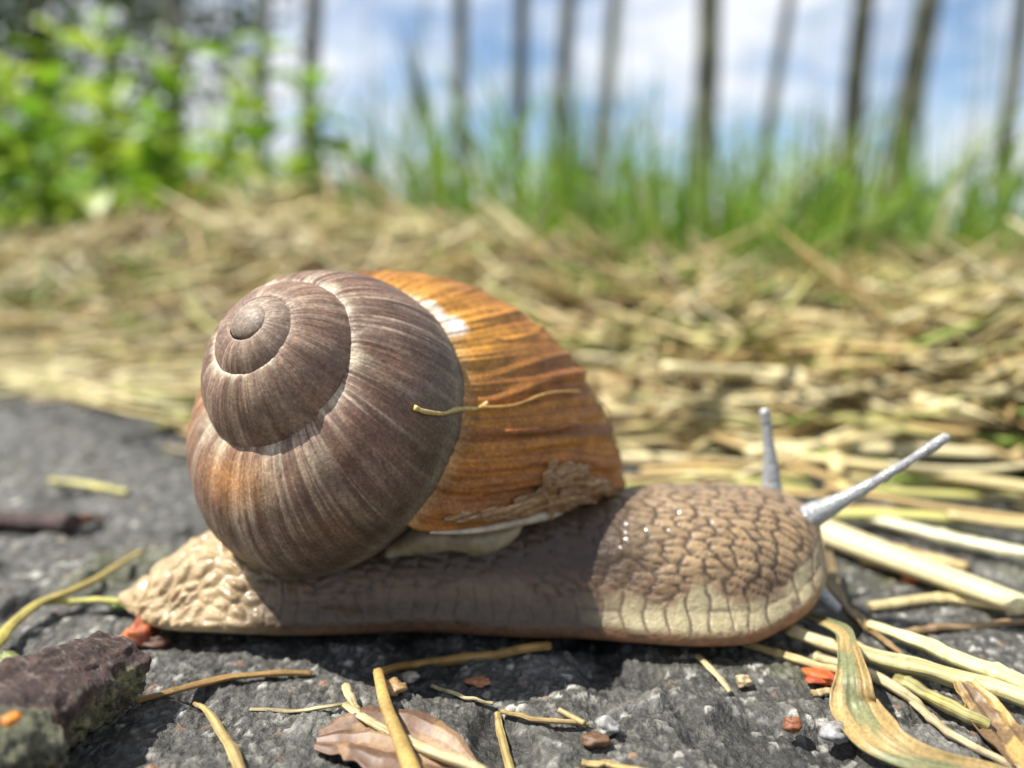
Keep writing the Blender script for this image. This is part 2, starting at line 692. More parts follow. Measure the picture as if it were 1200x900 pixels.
def lip_phi():
    ph = np.linspace(-110 * D2, PEND, 340)
    g = shell_pt(np.broadcast_to(ph[:, None], (340, NV)), np.broadcast_to(TH[None], (340, NV)))
    h = (g - LIP0) @ LIPN
    out = np.empty(NV)
    for j in range(NV):
        below = np.where(h[:, j] < 0)[0]
        out[j] = ph[below[0]] if len(below) else PEND
    for _ in range(3):
        out = np.convolve(np.pad(out, 2, mode='edge'), np.ones(5) / 5, 'valid')
    return out


PL = lip_phi()
WARP0 = -260 * D2


def phi_of(u, j_th):
    """u: unwarped angle running to 0 at the lip; the last part of the whorl is stretched so growth lines follow the lip"""
    k = np.clip((u - WARP0) / (0 - WARP0), 0, 1) ** 1.5
    return u + (PL[None] * np.ones_like(j_th)) * k


def under(o, root):
    o.matrix_parent_inverse = Matrix.Translation(-Vector(root.location))
    return o


def build_shell(parent):
    U = np.linspace(P0, 0, NU)[:, None] * np.ones((1, NV))
    TT = np.broadcast_to(TH[None], U.shape)
    PH = phi_of(U, TT)
    V = shell_pt(PH, TT)
    # the lip flares outwards over the neck
    fl = sstep(-110, 0, U / D2) ** 2.4 * sstep(-.002, .014, V[..., 0])
    V[..., 0] += .0088 * fl
    V[..., 2] -= .0058 * fl * sstep(.004, .016, V[..., 0])
    # rounded start of the coil at the apex
    k0 = np.sqrt(np.clip((U - P0) / (60 * D2), 0, 1))[..., None]
    cen0 = V.mean(1, keepdims=True)
    V = cen0 + (V - cen0) * np.clip(k0, .02, 1)
    # outward normal
    du, dv = np.gradient(V, axis=0), np.gradient(V, axis=1)
    N = np.cross(dv, du)
    N /= np.linalg.norm(N, axis=2)[..., None] + 1e-15
    cen = V.mean(1, keepdims=True)
    sgn = np.sign(((V - cen) * N).sum(2).mean(1))[:, None, None]
    N = N * np.where(sgn == 0, 1, sgn)
    deg = U / D2
    tn = TT / TN                                   # 0 at suture, 1 where the next whorl begins
    size = np.exp(np.interp(deg, [-1440, -720, -360, 0], np.log([.05, .28, .55, 1])))
    # growth relief: fine lines, stronger towards the lip
    w1 = vnoise(deg * .42 + .35 * vnoise(deg * .05, tn * 4, 4), tn * 1.6, 61)
    w2 = vnoise(deg * 1.1, tn * 2.6, 62)
    w3 = vnoise(deg * .13, tn * 1.2, 63)
    late = sstep(-260, -120, deg)
    amp = (.00007 + .00016 * late) * size
    disp = amp * ((w1 - .5) * 2 + .7 * (w2 - .5) * 2) + .00022 * size * (w3 - .5) * 2
    # a few heavy growth ridges on the amber part
    for c0, wd, hh in ((-50, 1.5, .0007), (-39, 1.2, .0005), (-62, 1.0, .0003), (-72, 1.0, .0003), (-83, 1.0, .0003), (-96, 1.0, .0003), (-112, 1.0, .0003), (-30, 1.3, .0004), (-22, 1.2, .0003), (-14, 1.2, .0005), (-7, 1.0, .0004)):
        cc = c0 + 7 * (vnoise(tn * 3.1, tn * 0 + c0, 71) - .5) - 9 * np.clip(tn - .15, 0, .6)
        x = (deg - cc) / wd
        disp = disp + hh * np.where(x > 0, np.exp(-x * x * 3), np.exp(-x * x * .35)) * sstep(.03, .25, tn)
    # worn, slightly sunken suture
    disp = disp - .00035 * size * np.exp(-(tn / .035) ** 2)
    V = V + N * disp[..., None]

    # ---- colours of the shell itself
    n_lo = fbm(deg * .03, tn * 2.2, 81, 4)
    st = vnoise(deg * .55, tn * .9, 82) * .55 + vnoise(deg * 1.6, tn * 1.7, 83) * .45
    st2 = vnoise(deg * .16, tn * .7, 84)
    calm = 1 - .6 * (1 - sstep(-620, -480, deg))
    st = .5 + (st - .5) * calm
    mauve = np.array([.175, .108, .078])
    grey = np.array([.29, .212, .155])
    col = mix(np.broadcast_to(mauve, V.shape), np.broadcast_to(grey, V.shape), sstep(.40, .75, st * .6 + st2 * .4))
    purple = np.array([.115, .066, .052])
    k = sstep(-640, -480, deg) * (1 - sstep(-330, -250, deg))
    col = mix(col, np.broadcast_to(purple, V.shape), k * sstep(.42, .62, 1 - st) * .75)
    blot = sstep(.50, .66, fbm(deg * .045 + 3, tn * 3.5, 87, 4))
    col = mix(col, np.broadcast_to(np.array([.130, .068, .042]), V.shape), blot * .6 * sstep(-700, -560, deg))
    # pale eroded zone under the suture
    pale = np.array([.50, .43, .32])
    edge = np.exp(-(tn / (.05 + .30 * st2 * n_lo)) ** 2) * sstep(.35, .62, fbm(deg * .08, tn * 3, 86, 3))
    col = mix(col, np.broadcast_to(pale, V.shape), np.clip(edge * .85, 0, 1) * sstep(-900, -650, deg))
    # streaky white scratches
    col = mix(col, np.broadcast_to(np.array([.48, .42, .35]), V.shape), sstep(.64, .80, st) * .42 * sstep(.3, .55, n_lo))
    # brown, darker flank of the penultimate whorl with a pale lower band
    k = sstep(-470, -400, deg) * (1 - sstep(-300, -240, deg)) * sstep(.35, .8, tn)
    col = mix(col, np.broadcast_to(np.array([.075, .055, .038]), V.shape), k * .80)
    k = sstep(-470, -400, deg) * (1 - sstep(-300, -260, deg)) * np.exp(-((tn - .93) / .07) ** 2)
    col = mix(col, np.broadcast_to(np.array([.17, .155, .12]), V.shape), k * .7)
    # ochre patch on the side of the penultimate whorl
    k = np.exp(-((deg + 298) / 22) ** 2) * np.exp(-((tn - .17) / .12) ** 2)
    col = mix(col, np.broadcast_to(np.array([.42, .20, .07]), V.shape), k * .75)
    # amber last half whorl
    amb = mix(np.broadcast_to(np.array([.21, .070, .011]), V.shape), np.broadcast_to(np.array([.38, .16, .022]), V.shape), sstep(.3, .72, st))
    amb = mix(amb, np.broadcast_to(np.array([.16, .055, .016]), V.shape), sstep(.56, .74, 1 - st2) * .75)
    amb = mix(amb, np.broadcast_to(np.array([.52, .26, .045]), V.shape), np.exp(-(tn / .28) ** 2) * sstep(-150, -110, deg) * (1 - sstep(-75, -40, deg)) * .7)
    amb = mix(amb, np.broadcast_to(np.array([.22, .085, .025]), V.shape), sstep(-55, -10, deg) * .6)
    k = sstep(-268, -222, deg + 14 * (n_lo - .5) * 2)
    col = mix(col, amb, k)
    # the white worn patch at the suture of the amber whorl
    n_w = fbm(deg * .09, tn * 9, 91, 3)
    wd_ = .015 + .060 * sstep(-106, -83, deg)
    k = sstep(-118, -104, deg) * (1 - sstep(-84, -79, deg + 9 * (n_w - .5))) * sstep(wd_, wd_ * .5, tn + .07 * (n_w - .5))
    col = mix(col, np.broadcast_to(np.array([.80, .78, .72]), V.shape), np.clip(k * 1.2, 0, 1))
    k = np.exp(-(tn / .03) ** 2) * sstep(-260, -230, deg)
    col = mix(col, np.broadcast_to(np.array([.55, .36, .16]), V.shape), k * .6)
    # young whorls: paler nucleus
    k = 1 - sstep(-1250, -950, deg)
    col = mix(col, np.broadcast_to(np.array([.27, .22, .175]), V.shape), k * .7)
    # pits and dirt specks
    f1, f2, cid = worley(deg * .22, tn * 11, 95)
    k = sstep(.22, .08, f1) * (cid > .90) * sstep(-700, -500, deg)
    col = mix(col, np.broadcast_to(np.array([.05, .035, .025]), V.shape), k * .8)
    uv = np.stack([deg * D2 * .02 * np.ones_like(tn), tn * .02 * size, 0 * tn], -1)
    me = np_mesh('shell', V.reshape(-1, 3), grid_quads(NU, NV), col.reshape(-1, 3), uv.reshape(-1, 3))
    o = link('shell', me, M['shell'], parent)
    o['label'] = 'coiled shell with grey mauve spire and amber brown last whorl'
    # the smooth first chamber closes the coil
    th, ph = np.linspace(0, np.pi, 24)[:, None], np.linspace(0, 2 * np.pi, 40)[None]
    zc = float(sut_rz(-1150 * D2)[1])
    P = APEX + E3 * (zc + .0003) + .0021 * (np.sin(th) * np.cos(ph))[..., None] * E1 + .0021 * (np.sin(th) * np.sin(ph))[..., None] * E2 + .0008 * (np.cos(th) * np.ones_like(ph))[..., None] * E3
    cn = np.broadcast_to(np.array([.19, .145, .11]), P.shape)
    o2 = link('nucleus', np_mesh('nucleus', P.reshape(-1, 3), grid_quads(24, 40), cn.reshape(-1, 3), (P * .3).reshape(-1, 3)), M['shell'], o)
    return o, V, N, deg


snail = empty('snail', (0, .011, 0), 'large snail with amber and mauve shell crawling on the asphalt', 'snail')
snail_inv = Matrix.Translation((0, -.011, 0))


shell, SV, SN, SDEG = build_shell(snail)
under(shell, snail)


def shell_at(px, py):
    """point and normal of the visible shell surface at a photograph pixel"""
    q = project(SV)
    d = np.hypot(q[..., 0] - px, q[..., 1] - py)
    near = d < 6
    if not near.any():
        i = np.unravel_index(np.argmin(d), d.shape)
        return SV[i], SN[i]
    dep = np.where(near, q[..., 2] * 1000 + d * .15, 1e9)
    i = np.unravel_index(np.argmin(dep), dep.shape)
    return SV[i], SN[i]


# lip rim: rolled edge of the aperture
lip_path = SV[-1, 4:70]
lr = np.interp(np.linspace(0, 1, 66), [0, .15, .35, 1], [.0002, .0005, .0011, .0008])
LV, LQ = tube_arrays(smooth_path(lip_path[::3], 160), np.interp(np.linspace(0, 1, 160), np.linspace(0, 1, 66), lr), 10)
lip = link('lip', np_poly_mesh('lip', LV, LQ), M['lip'], shell)
lip['label'] = 'pale rolled rim of the shell opening'

# torn, flaking outer skin of the shell above the lip
flakes = [([(640, 590), (642, 565), (647, 536)], .0011, .0016), ([(600, 588), (632, 580), (655, 566), (672, 560)], .0012, .0013),
          ([(648, 560), (672, 556), (690, 566), (720, 570)], .0013, .0012), ([(560, 600), (610, 598), (650, 590), (700, 585)], .0012, .0008),
          ([(640, 604), (660, 596), (700, 597), (726, 592)], .0015, .0010), ([(655, 580), (680, 574), (705, 578), (728, 578)], .0013, .0010),
          ([(520, 608), (570, 606), (620, 606)], .0007, .0005), ([(664, 552), (680, 548), (692, 558)], .0009, .0016)]
for k, (pp, wd, lift) in enumerate(flakes):
    PN = [shell_at(*p) for p in pp]
    n = 26
    P = smooth_path([p + nn * .0002 for p, nn in PN], n)
    Nn = smooth_path([nn for p, nn in PN], n)
    Tn = np.gradient(P, axis=0)
    Tn /= np.linalg.norm(Tn, axis=1)[:, None]
    S = np.cross(Tn, Nn)
    t = np.linspace(0, 1, n)
    rw = wd * np.sin(np.pi * np.clip(t * .96 + .04, 0, 1)) ** .6 * (.6 + .8 * vnoise(t * 9, t * 0 + k, 40))
    rows = []
    for q in np.linspace(-1, 1, 9):
        hh = .42 * lift * (.5 - .5 * np.cos(np.pi * (q + 1))) * (.35 + .9 * vnoise(t * 8 + k, t * 0 + q * 2, 41)) + .0003 * np.sin(q * 6 + t * 20)
        hh = np.where(abs(q) > .95, -.0001, hh)
        rows.append(P + S * (rw * q * (1 + .35 * (vnoise(t * 14, t * 0 + k + q, 43) - .5)))[:, None] + Nn * hh[:, None])
    Vf = np.stack(rows, 1).reshape(-1, 3)
    link('torn_skin', np_mesh('torn_skin', Vf, grid_quads(n, 9)), M['torn'], shell)


def strawcol(n, base, var=.15, seed=0, tip=None):
    t = np.linspace(0, 1, n)
    c = np.broadcast_to(np.asarray(base, float), (n, 3)) * (1 + var * (fbm(t * 8, t * 0 + seed, seed, 3) - .5) * 2)[:, None]
    if tip is not None:
        c = mix(c, np.broadcast_to(tip, c.shape), t)
    return c


# fibre stuck across the suture, and hairs at the shell's edge
def shell_fibre(pixels, rad, base, lift=.0003):
    P = smooth_path([shell_at(*p)[0] + shell_at(*p)[1] * lift for p in pixels], 40)
    Vt, Qt = tube_arrays(P, rad * (.7 + .6 * vnoise(np.linspace(0, 1, 40) * 9, np.zeros(40), 5)), 6)
    col = np.vstack([np.repeat(strawcol(40, base, .3, 3), 6, 0), [base], [base]])
    return link('fibre', np_poly_mesh('fibre', Vt, Qt, col=col), M['straw'], shell)


shell_fibre([(487, 479), (500, 484), (520, 484), (540, 479), (556, 477), (575, 474)], .00028, (.55, .42, .16))
shell_fibre([(556, 477), (600, 474), (640, 462), (676, 456)], .00022, (.45, .26, .08), .0006)
for pts in ([(695, 470), (706, 480), (714, 500), (718, 520)], [(690, 462), (712, 478), (716, 498), (712, 512)]):
    p0 = shell_at(688, 468)[0]
    P = smooth_path([at_y(x, y, p0[1]) for x, y in pts], 20)
    Vt, Qt = tube_arrays(P, .00007, 5)
    link('hair', np_poly_mesh('hair', Vt, Qt, col=(.16, .11, .05)), M['straw'], shell)


# ------------------------------------------------------------------ the snail's body
def build_body(parent):
    # x, top z, half width, centre y, bottom z   (millimetres)
    tb = np.array([
        (-51.6, 2.2, .4, 6.9, 1.2), (-50.2, 3.0, 1.5, 6.7, .4), (-47.8, 4.6, 3.9, 6.4, .1), (-44.5, 7.2, 7.2, 6.4, 0), (-40.5, 9.3, 9.6, 7.0, 0), (-35, 10.8, 10.8, 7.8, 0),
        (-28, 12.3, 11.4, 8.2, 0), (-18, 13.8, 11.4, 8.6, 0), (-6, 14.8, 11.6, 8.8, 0), (6, 15.1, 12.2, 8.8, 0), (14, 15.2, 13.4, 8.4, 0), (21, 15.8, 13.9, 8.2, 0),
        (27.5, 15.9, 13.3, 8.2, .1), (32.5, 15.6, 11.2, 8.5, .9), (36, 15.0, 9.6, 8.5, 2.2), (38.2, 13.8, 7.8, 8.5, 3.8), (39.8, 12.0, 5.2, 8.5, 5.6), (40.4, 9.4, 1.2, 8.5, 7.8)]) / 1000
    ns, nv = 760, 250
    L = np.concatenate([[0], np.cumsum(np.hypot(np.diff(tb[:, 0]), np.diff(tb[:, 1])))])
    s = np.linspace(0, L[-1], ns)
    tab = smooth_path(tb, 2000)
    Lf = np.interp(np.linspace(0, len(tb) - 1, 2000), np.arange(len(tb)), L)
    cx, ct, cw, cy, cb = [np.interp(s, Lf, tab[:, i])[:, None] for i in range(5)]
    cw = np.maximum(cw, .0002)
    # outline: v 0..1 runs from the middle of the sole out to the near edge, over the back and down to the far edge
    a = np.linspace(0, 2 * np.pi, nv, endpoint=False)[None]
    ca, sa = np.cos(a), np.sin(a)               # a = 0 far edge, pi/2 top, pi near edge, 3pi/2 sole
    up = np.clip(sa, 0, 1)
    yn = np.sign(ca) * np.abs(ca) ** .82
    zt = up ** .92
    h = ct - cb
    rim = np.minimum(.0026, h * .25)
    flare = 1 + .10 * np.exp(-(zt * h / .0022) ** 2)
    Y = cy + cw * yn * np.where(sa > 0, flare * (1 - .10 * zt), 1.10)
    Z = np.where(sa > 0, cb + rim + (h - rim) * zt, cb + rim - rim * np.abs(sa) ** .55)
    X = np.broadcast_to(cx, Y.shape).copy()
    # wavy foot margin
    side = np.clip(-ca, 0, 1) ** 3
    Y = Y - side * .0009 * (vnoise(s[:, None] / .011, a * 0, 33) - .3)
    Z = Z + side * (sa < .3) * .0006 * (vnoise(s[:, None] / .014, a * 0, 34) - .5)
    V = np.stack([X, Y, Z], -1)
    du, dv = np.gradient(V, axis=0), np.gradient(V, axis=1)
    dv[:, 0] = V[:, 1] - V[:, -1]
    dv[:, -1] = V[:, 0] - V[:, -2]
    N = np.cross(du, dv)
    N /= np.linalg.norm(N, axis=2)[..., None] + 1e-15
    cen = V.mean(1, keepdims=True)
    if ((V - cen) * N).sum() < 0:
        N = -N
    # distance from the back ridge along the skin, in metres
    seg = np.linalg.norm(np.roll(V, -1, 1) - V, axis=2)
    cum = np.cumsum(seg, 1) - seg
    jt = nv // 4
    G = np.abs(cum - cum[:, jt:jt + 1])
    sgn = np.where(ca < 0, 1, -1)
    xm = s[:, None] * np.ones_like(G)
    head = sstep(.010, .022, V[..., 0])
    tail = 1 - sstep(-.034, -.024, V[..., 0])
    # network of tubercles: slanting lens-shaped cells on neck and head, rounder ones on the tail
    wob = .0016 * (fbm(xm / .008, G / .008, 44, 2) - .5)
    u1, v1 = (xm + .30 * G + wob) / .0029, (G - .26 * xm + wob) / .00118
    f1, f2, c1 = worley(u1, v1, 51, .78)
    u2, v2 = (xm + .45 * G + 2 * wob) / .0030, (G - .35 * xm + 3.5 * wob) / .0018
    e1, e2, c2 = worley(u2, v2, 52, .85)
    edge = np.where(tail > .5, e2 - e1, f2 - f1)
    cid = np.where(tail > .5, c2, c1)
    tub = np.where(tail > .5, sstep(-.05, .75, edge), sstep(.0, .45, edge))
    zrel = V[..., 2] - cb
    fr_lo, fr_hi = .0034, .0068
    fr_hi = fr_hi + .0032 * (vnoise(xm / .0045, xm * 0, 58) - .5)
    fringe = sstep(fr_lo - .0007, fr_lo, zrel) * (1 - sstep(fr_hi - .0012, fr_hi + .0006, zrel)) * (1 - tail)
    fw = xm / .0025 + 1.1 * (vnoise(xm / .006, xm * 0, 45) - .5) + .10 * np.sin(zrel / .0006 + 9 * vnoise(xm / .003, xm * 0, 49))
    fd = np.abs((fw % 1) - .5) * 2
    fcol = .25 + .75 * sstep(1.0, .66, fd)
    fsub = np.abs(((zrel - .0008 * (hash2(np.floor(fw), fw * 0, 46))) / .0023) % 1 - .5) * 2
    fcol = fcol * (.35 + .65 * sstep(1.0, .78, fsub))
    rimk = 1 - sstep(fr_lo - .0011, fr_lo - .0002, zrel + .0005 * (vnoise(xm / .003, xm * 0, 59) - .5))
    relief = tub * (1 - fringe) * (1 - rimk * (1 - .5 * tail)) + fcol * fringe
    sole = (sa < -.05)
    amp = (.00017 + .00042 * tail)
    relief = np.where(sole, 0, relief)
    # fade at both tips
    fade = sstep(0, .05, s / s[-1])[:, None] * sstep(1, .965, s / s[-1])[:, None]
    folds = (fbm(xm / .007 - G / .014, G / .0055, 47, 3) - .5) * (.0010 + .0012 * tail) * np.clip(sa * 3, 0, 1)
    V = V + N * ((relief - .5) * amp * fade + folds * fade)[..., None]
    # ---- pigment; the mid-body brown has the shell's shade painted into it
    n1 = fbm(xm / .008, G / .006, 48, 3)
    c_tail, c_mid_shade, c_head = np.array([.42, .315, .18]), np.array([.050, .031, .018]), np.array([.32, .225, .125])
    base = mix(np.broadcast_to(c_mid_shade, V.shape), np.broadcast_to(c_tail, V.shape), 1 - sstep(-.036, -.025, V[..., 0] + .006 * (n1 - .5)))
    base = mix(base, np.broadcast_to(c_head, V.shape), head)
    base = base * (.85 + .3 * n1)[..., None] * (.9 + .2 * cid)[..., None]
    # greyer back, warmer flank band on the neck
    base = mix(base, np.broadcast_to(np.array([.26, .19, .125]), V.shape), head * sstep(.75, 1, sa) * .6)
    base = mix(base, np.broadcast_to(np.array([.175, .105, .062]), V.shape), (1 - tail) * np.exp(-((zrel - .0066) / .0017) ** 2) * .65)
    gr = mix(np.broadcast_to(np.array([.42, .30, .17]), V.shape), np.broadcast_to(np.array([.060, .038, .023]), V.shape), 1 - tail)
    k = (1 - sstep(.02, .30, edge)) * (1 - fringe) * (1 - rimk) * fade
    base = mix(base, gr, k * (.35 * tail + 1.0 * (1 - tail)))
    fc = mix(np.broadcast_to(np.array([.38, .33, .20]), V.shape), np.broadcast_to(np.array([.12, .09, .055]), V.shape), 1 - sstep(.25, .8, fcol))
    base = mix(base, fc, fringe * (.06 + .90 * sstep(.006, .018, V[..., 0])))
    base = mix(base, np.broadcast_to(np.array([.24, .125, .065]), V.shape), rimk * (1 - tail) * (.25 + .75 * sstep(.004, .016, V[..., 0])))
    # darker, smoother snout
    base = mix(base, np.broadcast_to(np.array([.25, .175, .105]), V.shape), sstep(.0345, .040, V[..., 0]) * .75)
    Q = grid_quads(ns, nv, True)
    Vf = V.reshape(-1, 3)
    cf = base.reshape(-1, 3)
    n0 = len(Vf)
    Vf = np.vstack([Vf, V[0].mean(0), V[-1].mean(0)])
    cf = np.vstack([cf, cf[0], cf[-1]])
    j = np.arange(nv)
    b1 = (ns - 1) * nv
    Q = np.vstack([Q, np.stack([np.full(nv, n0), (j + 1) % nv, j, j], -1), np.stack([np.full(nv, n0 + 1), b1 + j, b1 + (j + 1) % nv, b1 + (j + 1) % nv], -1)])
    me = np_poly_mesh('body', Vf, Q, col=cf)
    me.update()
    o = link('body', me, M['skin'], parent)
    o['label'] = 'wet wrinkled body with cream tail and brown netted head'
    return o


body = under(build_body(snail), snail)


def tentacle(pts, radii, seed):
    n, sd = 90, 20
    P = smooth_path(pts, n)
    t = np.linspace(0, 1, n)
    r = np.interp(t, np.linspace(0, 1, len(radii)), radii) * (1 + .07 * (vnoise(t * 22, t * 0, seed) - .5))
    ln = np.linalg.norm(P[-1] - P[0])
    r = r * np.sqrt(np.clip(1 - np.clip((t - 1) * ln / radii[-1] + 1, 0, 1) ** 2, .02, 1))   # round tip
    Vt, Qt = tube_arrays(P, r, sd, up=(0, 1, .01))
    o = under(link('tentacle', np_poly_mesh('tentacle', Vt, Qt), M['tentacle'], snail), snail)
    return o


near_base = at_y(915, 622, .0065)
near_tip = at_y(1113, 510, .001)
tt = np.linspace(0, 1, 5)[:, None]
npts = near_base + (near_tip - near_base) * tt + np.array([0, 0, -.0006]) * np.sin(tt * np.pi)
tentacle(npts, [.0026, .0022, .00165, .00125, .00100, .00080, .00066, .00056, .00052, .00066, .00068], 3)
far_base = at_y(904, 588, .0135)
far_tip = at_y(895, 478, .0145)
fpts = far_base + (far_tip - far_base) * tt + np.array([.0003, 0, 0]) * np.sin(tt * np.pi)
tentacle(fpts, [.0019, .0015, .00130, .00112, .00095, .00080, .00072, .00066, .00076, .00074], 4)
low = [at_y(952, 688, .004), at_y(972, 705, .0025), at_y(984, 716, .002)]
tentacle(low, [.0011, .0009, .0007, .0007], 6)

# mantle: pale folded collar showing between the shell's lip and the body
mp, mr = [], []
for px, py, r in ((455, 650, .0012), (480, 636, .0020), (505, 628, .0027), (530, 630, .0021), (556, 630, .0029), (582, 628, .0022), (602, 620, .0012), (612, 612, .0004)):
    mp.append(at_y(px, py, .0012))
    mr.append(r)
n = 110
P = smooth_path(mp, n)
t = np.linspace(0, 1, n)
mrad = np.interp(t, np.linspace(0, 1, len(mr)), mr) * (1 + .25 * (vnoise(t * 14, t * 0, 8) - .5))
Vt, Qt = tube_arrays(P, mrad, 18, flat=.8)
mant = under(link('mantle', np_poly_mesh('mantle', Vt, Qt), M['mantle'], snail), snail)
mant['label'] = 'pale mantle fold under the shell lip'

# ------------------------------------------------------------------ litter on the asphalt
def lay(px, py, lift=0.0):
    """point lying on the ground under a photograph pixel, lifted by some metres"""
    z = 0.0
    for _ in range(6):
        p = at_z(px, py, z)
        z = float(ground_h(p[0], p[1])[0]) if p[1] < .09 else max(0.0, float(bank(p[0], p[1])))
        z = min(z, .03) + lift
    return at_z(px, py, z)


STRAW, GOLD, PALE, GREENY, BROWN = (.40, .30, .125), (.31, .185, .055), (.50, .42, .23), (.34, .36, .10), (.20, .12, .055)


def stalk(pixels, width, base, label, lift=.0, name='straw_stalk', cat='straw', flat=.75, sides=8, tip=None, seed=0, group=None, taper=(.9, 1.0, .75), mat='stalk', n=46, knots=True):
    """a dry stem laid through photograph pixels (px, py[, extra lift in mm])"""
    r = width / 2 * .82
    pts = [lay(p[0], p[1], lift + r * flat + .0002 + (p[2] / 1000 if len(p) > 2 else 0)) for p in pixels]
    P = smooth_path(pts, n)
    t = np.linspace(0, 1, n)
    P[:, 2] += .0003 * (vnoise(t * 7, t * 0 + seed, 3) - .5)
    rr = r * np.interp(t, [0, .5, 1], taper) * (1 + .22 * (vnoise(t * 11, t * 0 + seed, 9) - .5))
    if knots:
        for kx in (hash2(np.array([seed]), np.array([3]), 5)[0],):
            rr = rr * (1 + .28 * np.exp(-((t - kx) / .018) ** 2))
    sides = 14
    V, Q = tube_arrays(P, rr, sides, flat, twist=.5)
    flute = 1 + .11 * np.cos(np.arange(sides) * 2 * np.pi * 5 / sides)
    Vb = V[:n * sides].reshape(n, sides, 3)
    V[:n * sides] = (P[:, None] + (Vb - P[:, None]) * flute[None, :, None]).reshape(-1, 3)
    c = strawcol(n, base, .32, seed, tip)
    j = np.arange(sides)
    cc = c[:, None] * (1 + .5 * (vnoise(np.linspace(0, 5, n)[:, None], j[None] * 1.3 + seed * 7, 12) - .5) + .25 * np.sin(j * 2.4 + seed)[None])[..., None]
    C = np.vstack([cc.reshape(-1, 3), c[:1] * .7, c[-1:] * .7])
    # origin at the thing's middle
    mid = P[n // 2]
    aa = j * 2 * np.pi / sides
    ll = np.concatenate([[0], np.cumsum(np.linalg.norm(np.diff(P, axis=0), axis=1))]) / .02
    suv = np.stack([np.broadcast_to(np.cos(aa)[None] * .7, (n, sides)) + seed, np.broadcast_to(np.sin(aa)[None] * .7, (n, sides)), np.broadcast_to(ll[:, None] * .25, (n, sides))], -1).reshape(-1, 3)
    suv = np.vstack([suv, suv[:1], suv[-1:]])
    me = np_poly_mesh(name, V - mid, Q, col=C, uv=suv)
    o = link(name, me, M[mat])
    o.location = mid
    return tag(o, label, cat, group)


def blade(pixels, widths, base, label, lift=.0, name='dry_blade', cat='dry leaf', tip=None, seed=0, fold=.35, roll=0.0, mat='straw', group=None, n=50, spots=None):
    """a dry, creased leaf blade laid through photograph pixels"""
    pts = [lay(p[0], p[1], lift + (p[2] / 1000 if len(p) > 2 else 0)) for p in pixels]
    P = smooth_path(pts, n)
    t = np.linspace(0, 1, n)
    T = np.gradient(P, axis=0)
    T /= np.linalg.norm(T, axis=1)[:, None]
    S = np.cross(T, [0, 0, 1.0])
    S /= np.linalg.norm(S, axis=1)[:, None]
    U = np.cross(S, T)
    ro = roll * (.6 + .8 * vnoise(t * 3, t * 0 + seed, 4))
    S, U = S * np.cos(ro)[:, None] + U * np.sin(ro)[:, None], U * np.cos(ro)[:, None] - S * np.sin(ro)[:, None]
    w = np.interp(t, np.linspace(0, 1, len(widths)), widths) / 2
    rows, cols = [], []
    base = np.asarray(base, float)
    qs = np.linspace(-1, 1, 23)
    for side in (1, -1):
        for q in qs:
            rag = 1 + (.18 * (vnoise(t * 12, t * 0 + q * 3 + seed, 6) - .5) if abs(q) > .7 else 0)
            hh = w * (fold * abs(q) ** 1.3 + .10 * np.sin(q * 9 + seed) + .05 * np.sin(q * 26)) + .0004 * (vnoise(t * 9, t * 0 + q * 1.7, 7) - .5) + side * .00009
            rows.append(P + S * (w * q * rag)[:, None] + U * hh[:, None])
            c = np.broadcast_to(base, (n, 3)) * (1 + .5 * (fbm(t * 10, t * 0 + q * 2.0, seed + 20, 3) - .5) + .55 * (vnoise(t * 2.5, t * 0 + q * 7, seed + 24) - .5))[:, None]
            if tip is not None:
                c = mix(c, np.broadcast_to(np.asarray(tip, float), c.shape), sstep(.55, .95, t))
            if spots is not None:
                c = mix(c, np.broadcast_to(np.asarray(spots, float), c.shape), sstep(.52, .62, fbm(t * 6, t * 0 + q * 1.2, seed + 33, 3)))
            cols.append(c)
    m_ = len(rows)
    V = np.stack(rows, 1)
    V[:, 23:] = V[:, 23:][:, ::-1]
    C = np.stack(cols, 1)
    C[:, 23:] = C[:, 23:][:, ::-1]
    mid = P[n // 2]
    me = np_mesh(name, (V - mid).reshape(-1, 3), grid_quads(n, m_, True), C.reshape(-1, 3))
    o = link(name, me, M[mat])
    o.location = mid
    return tag(o, label, cat, group)


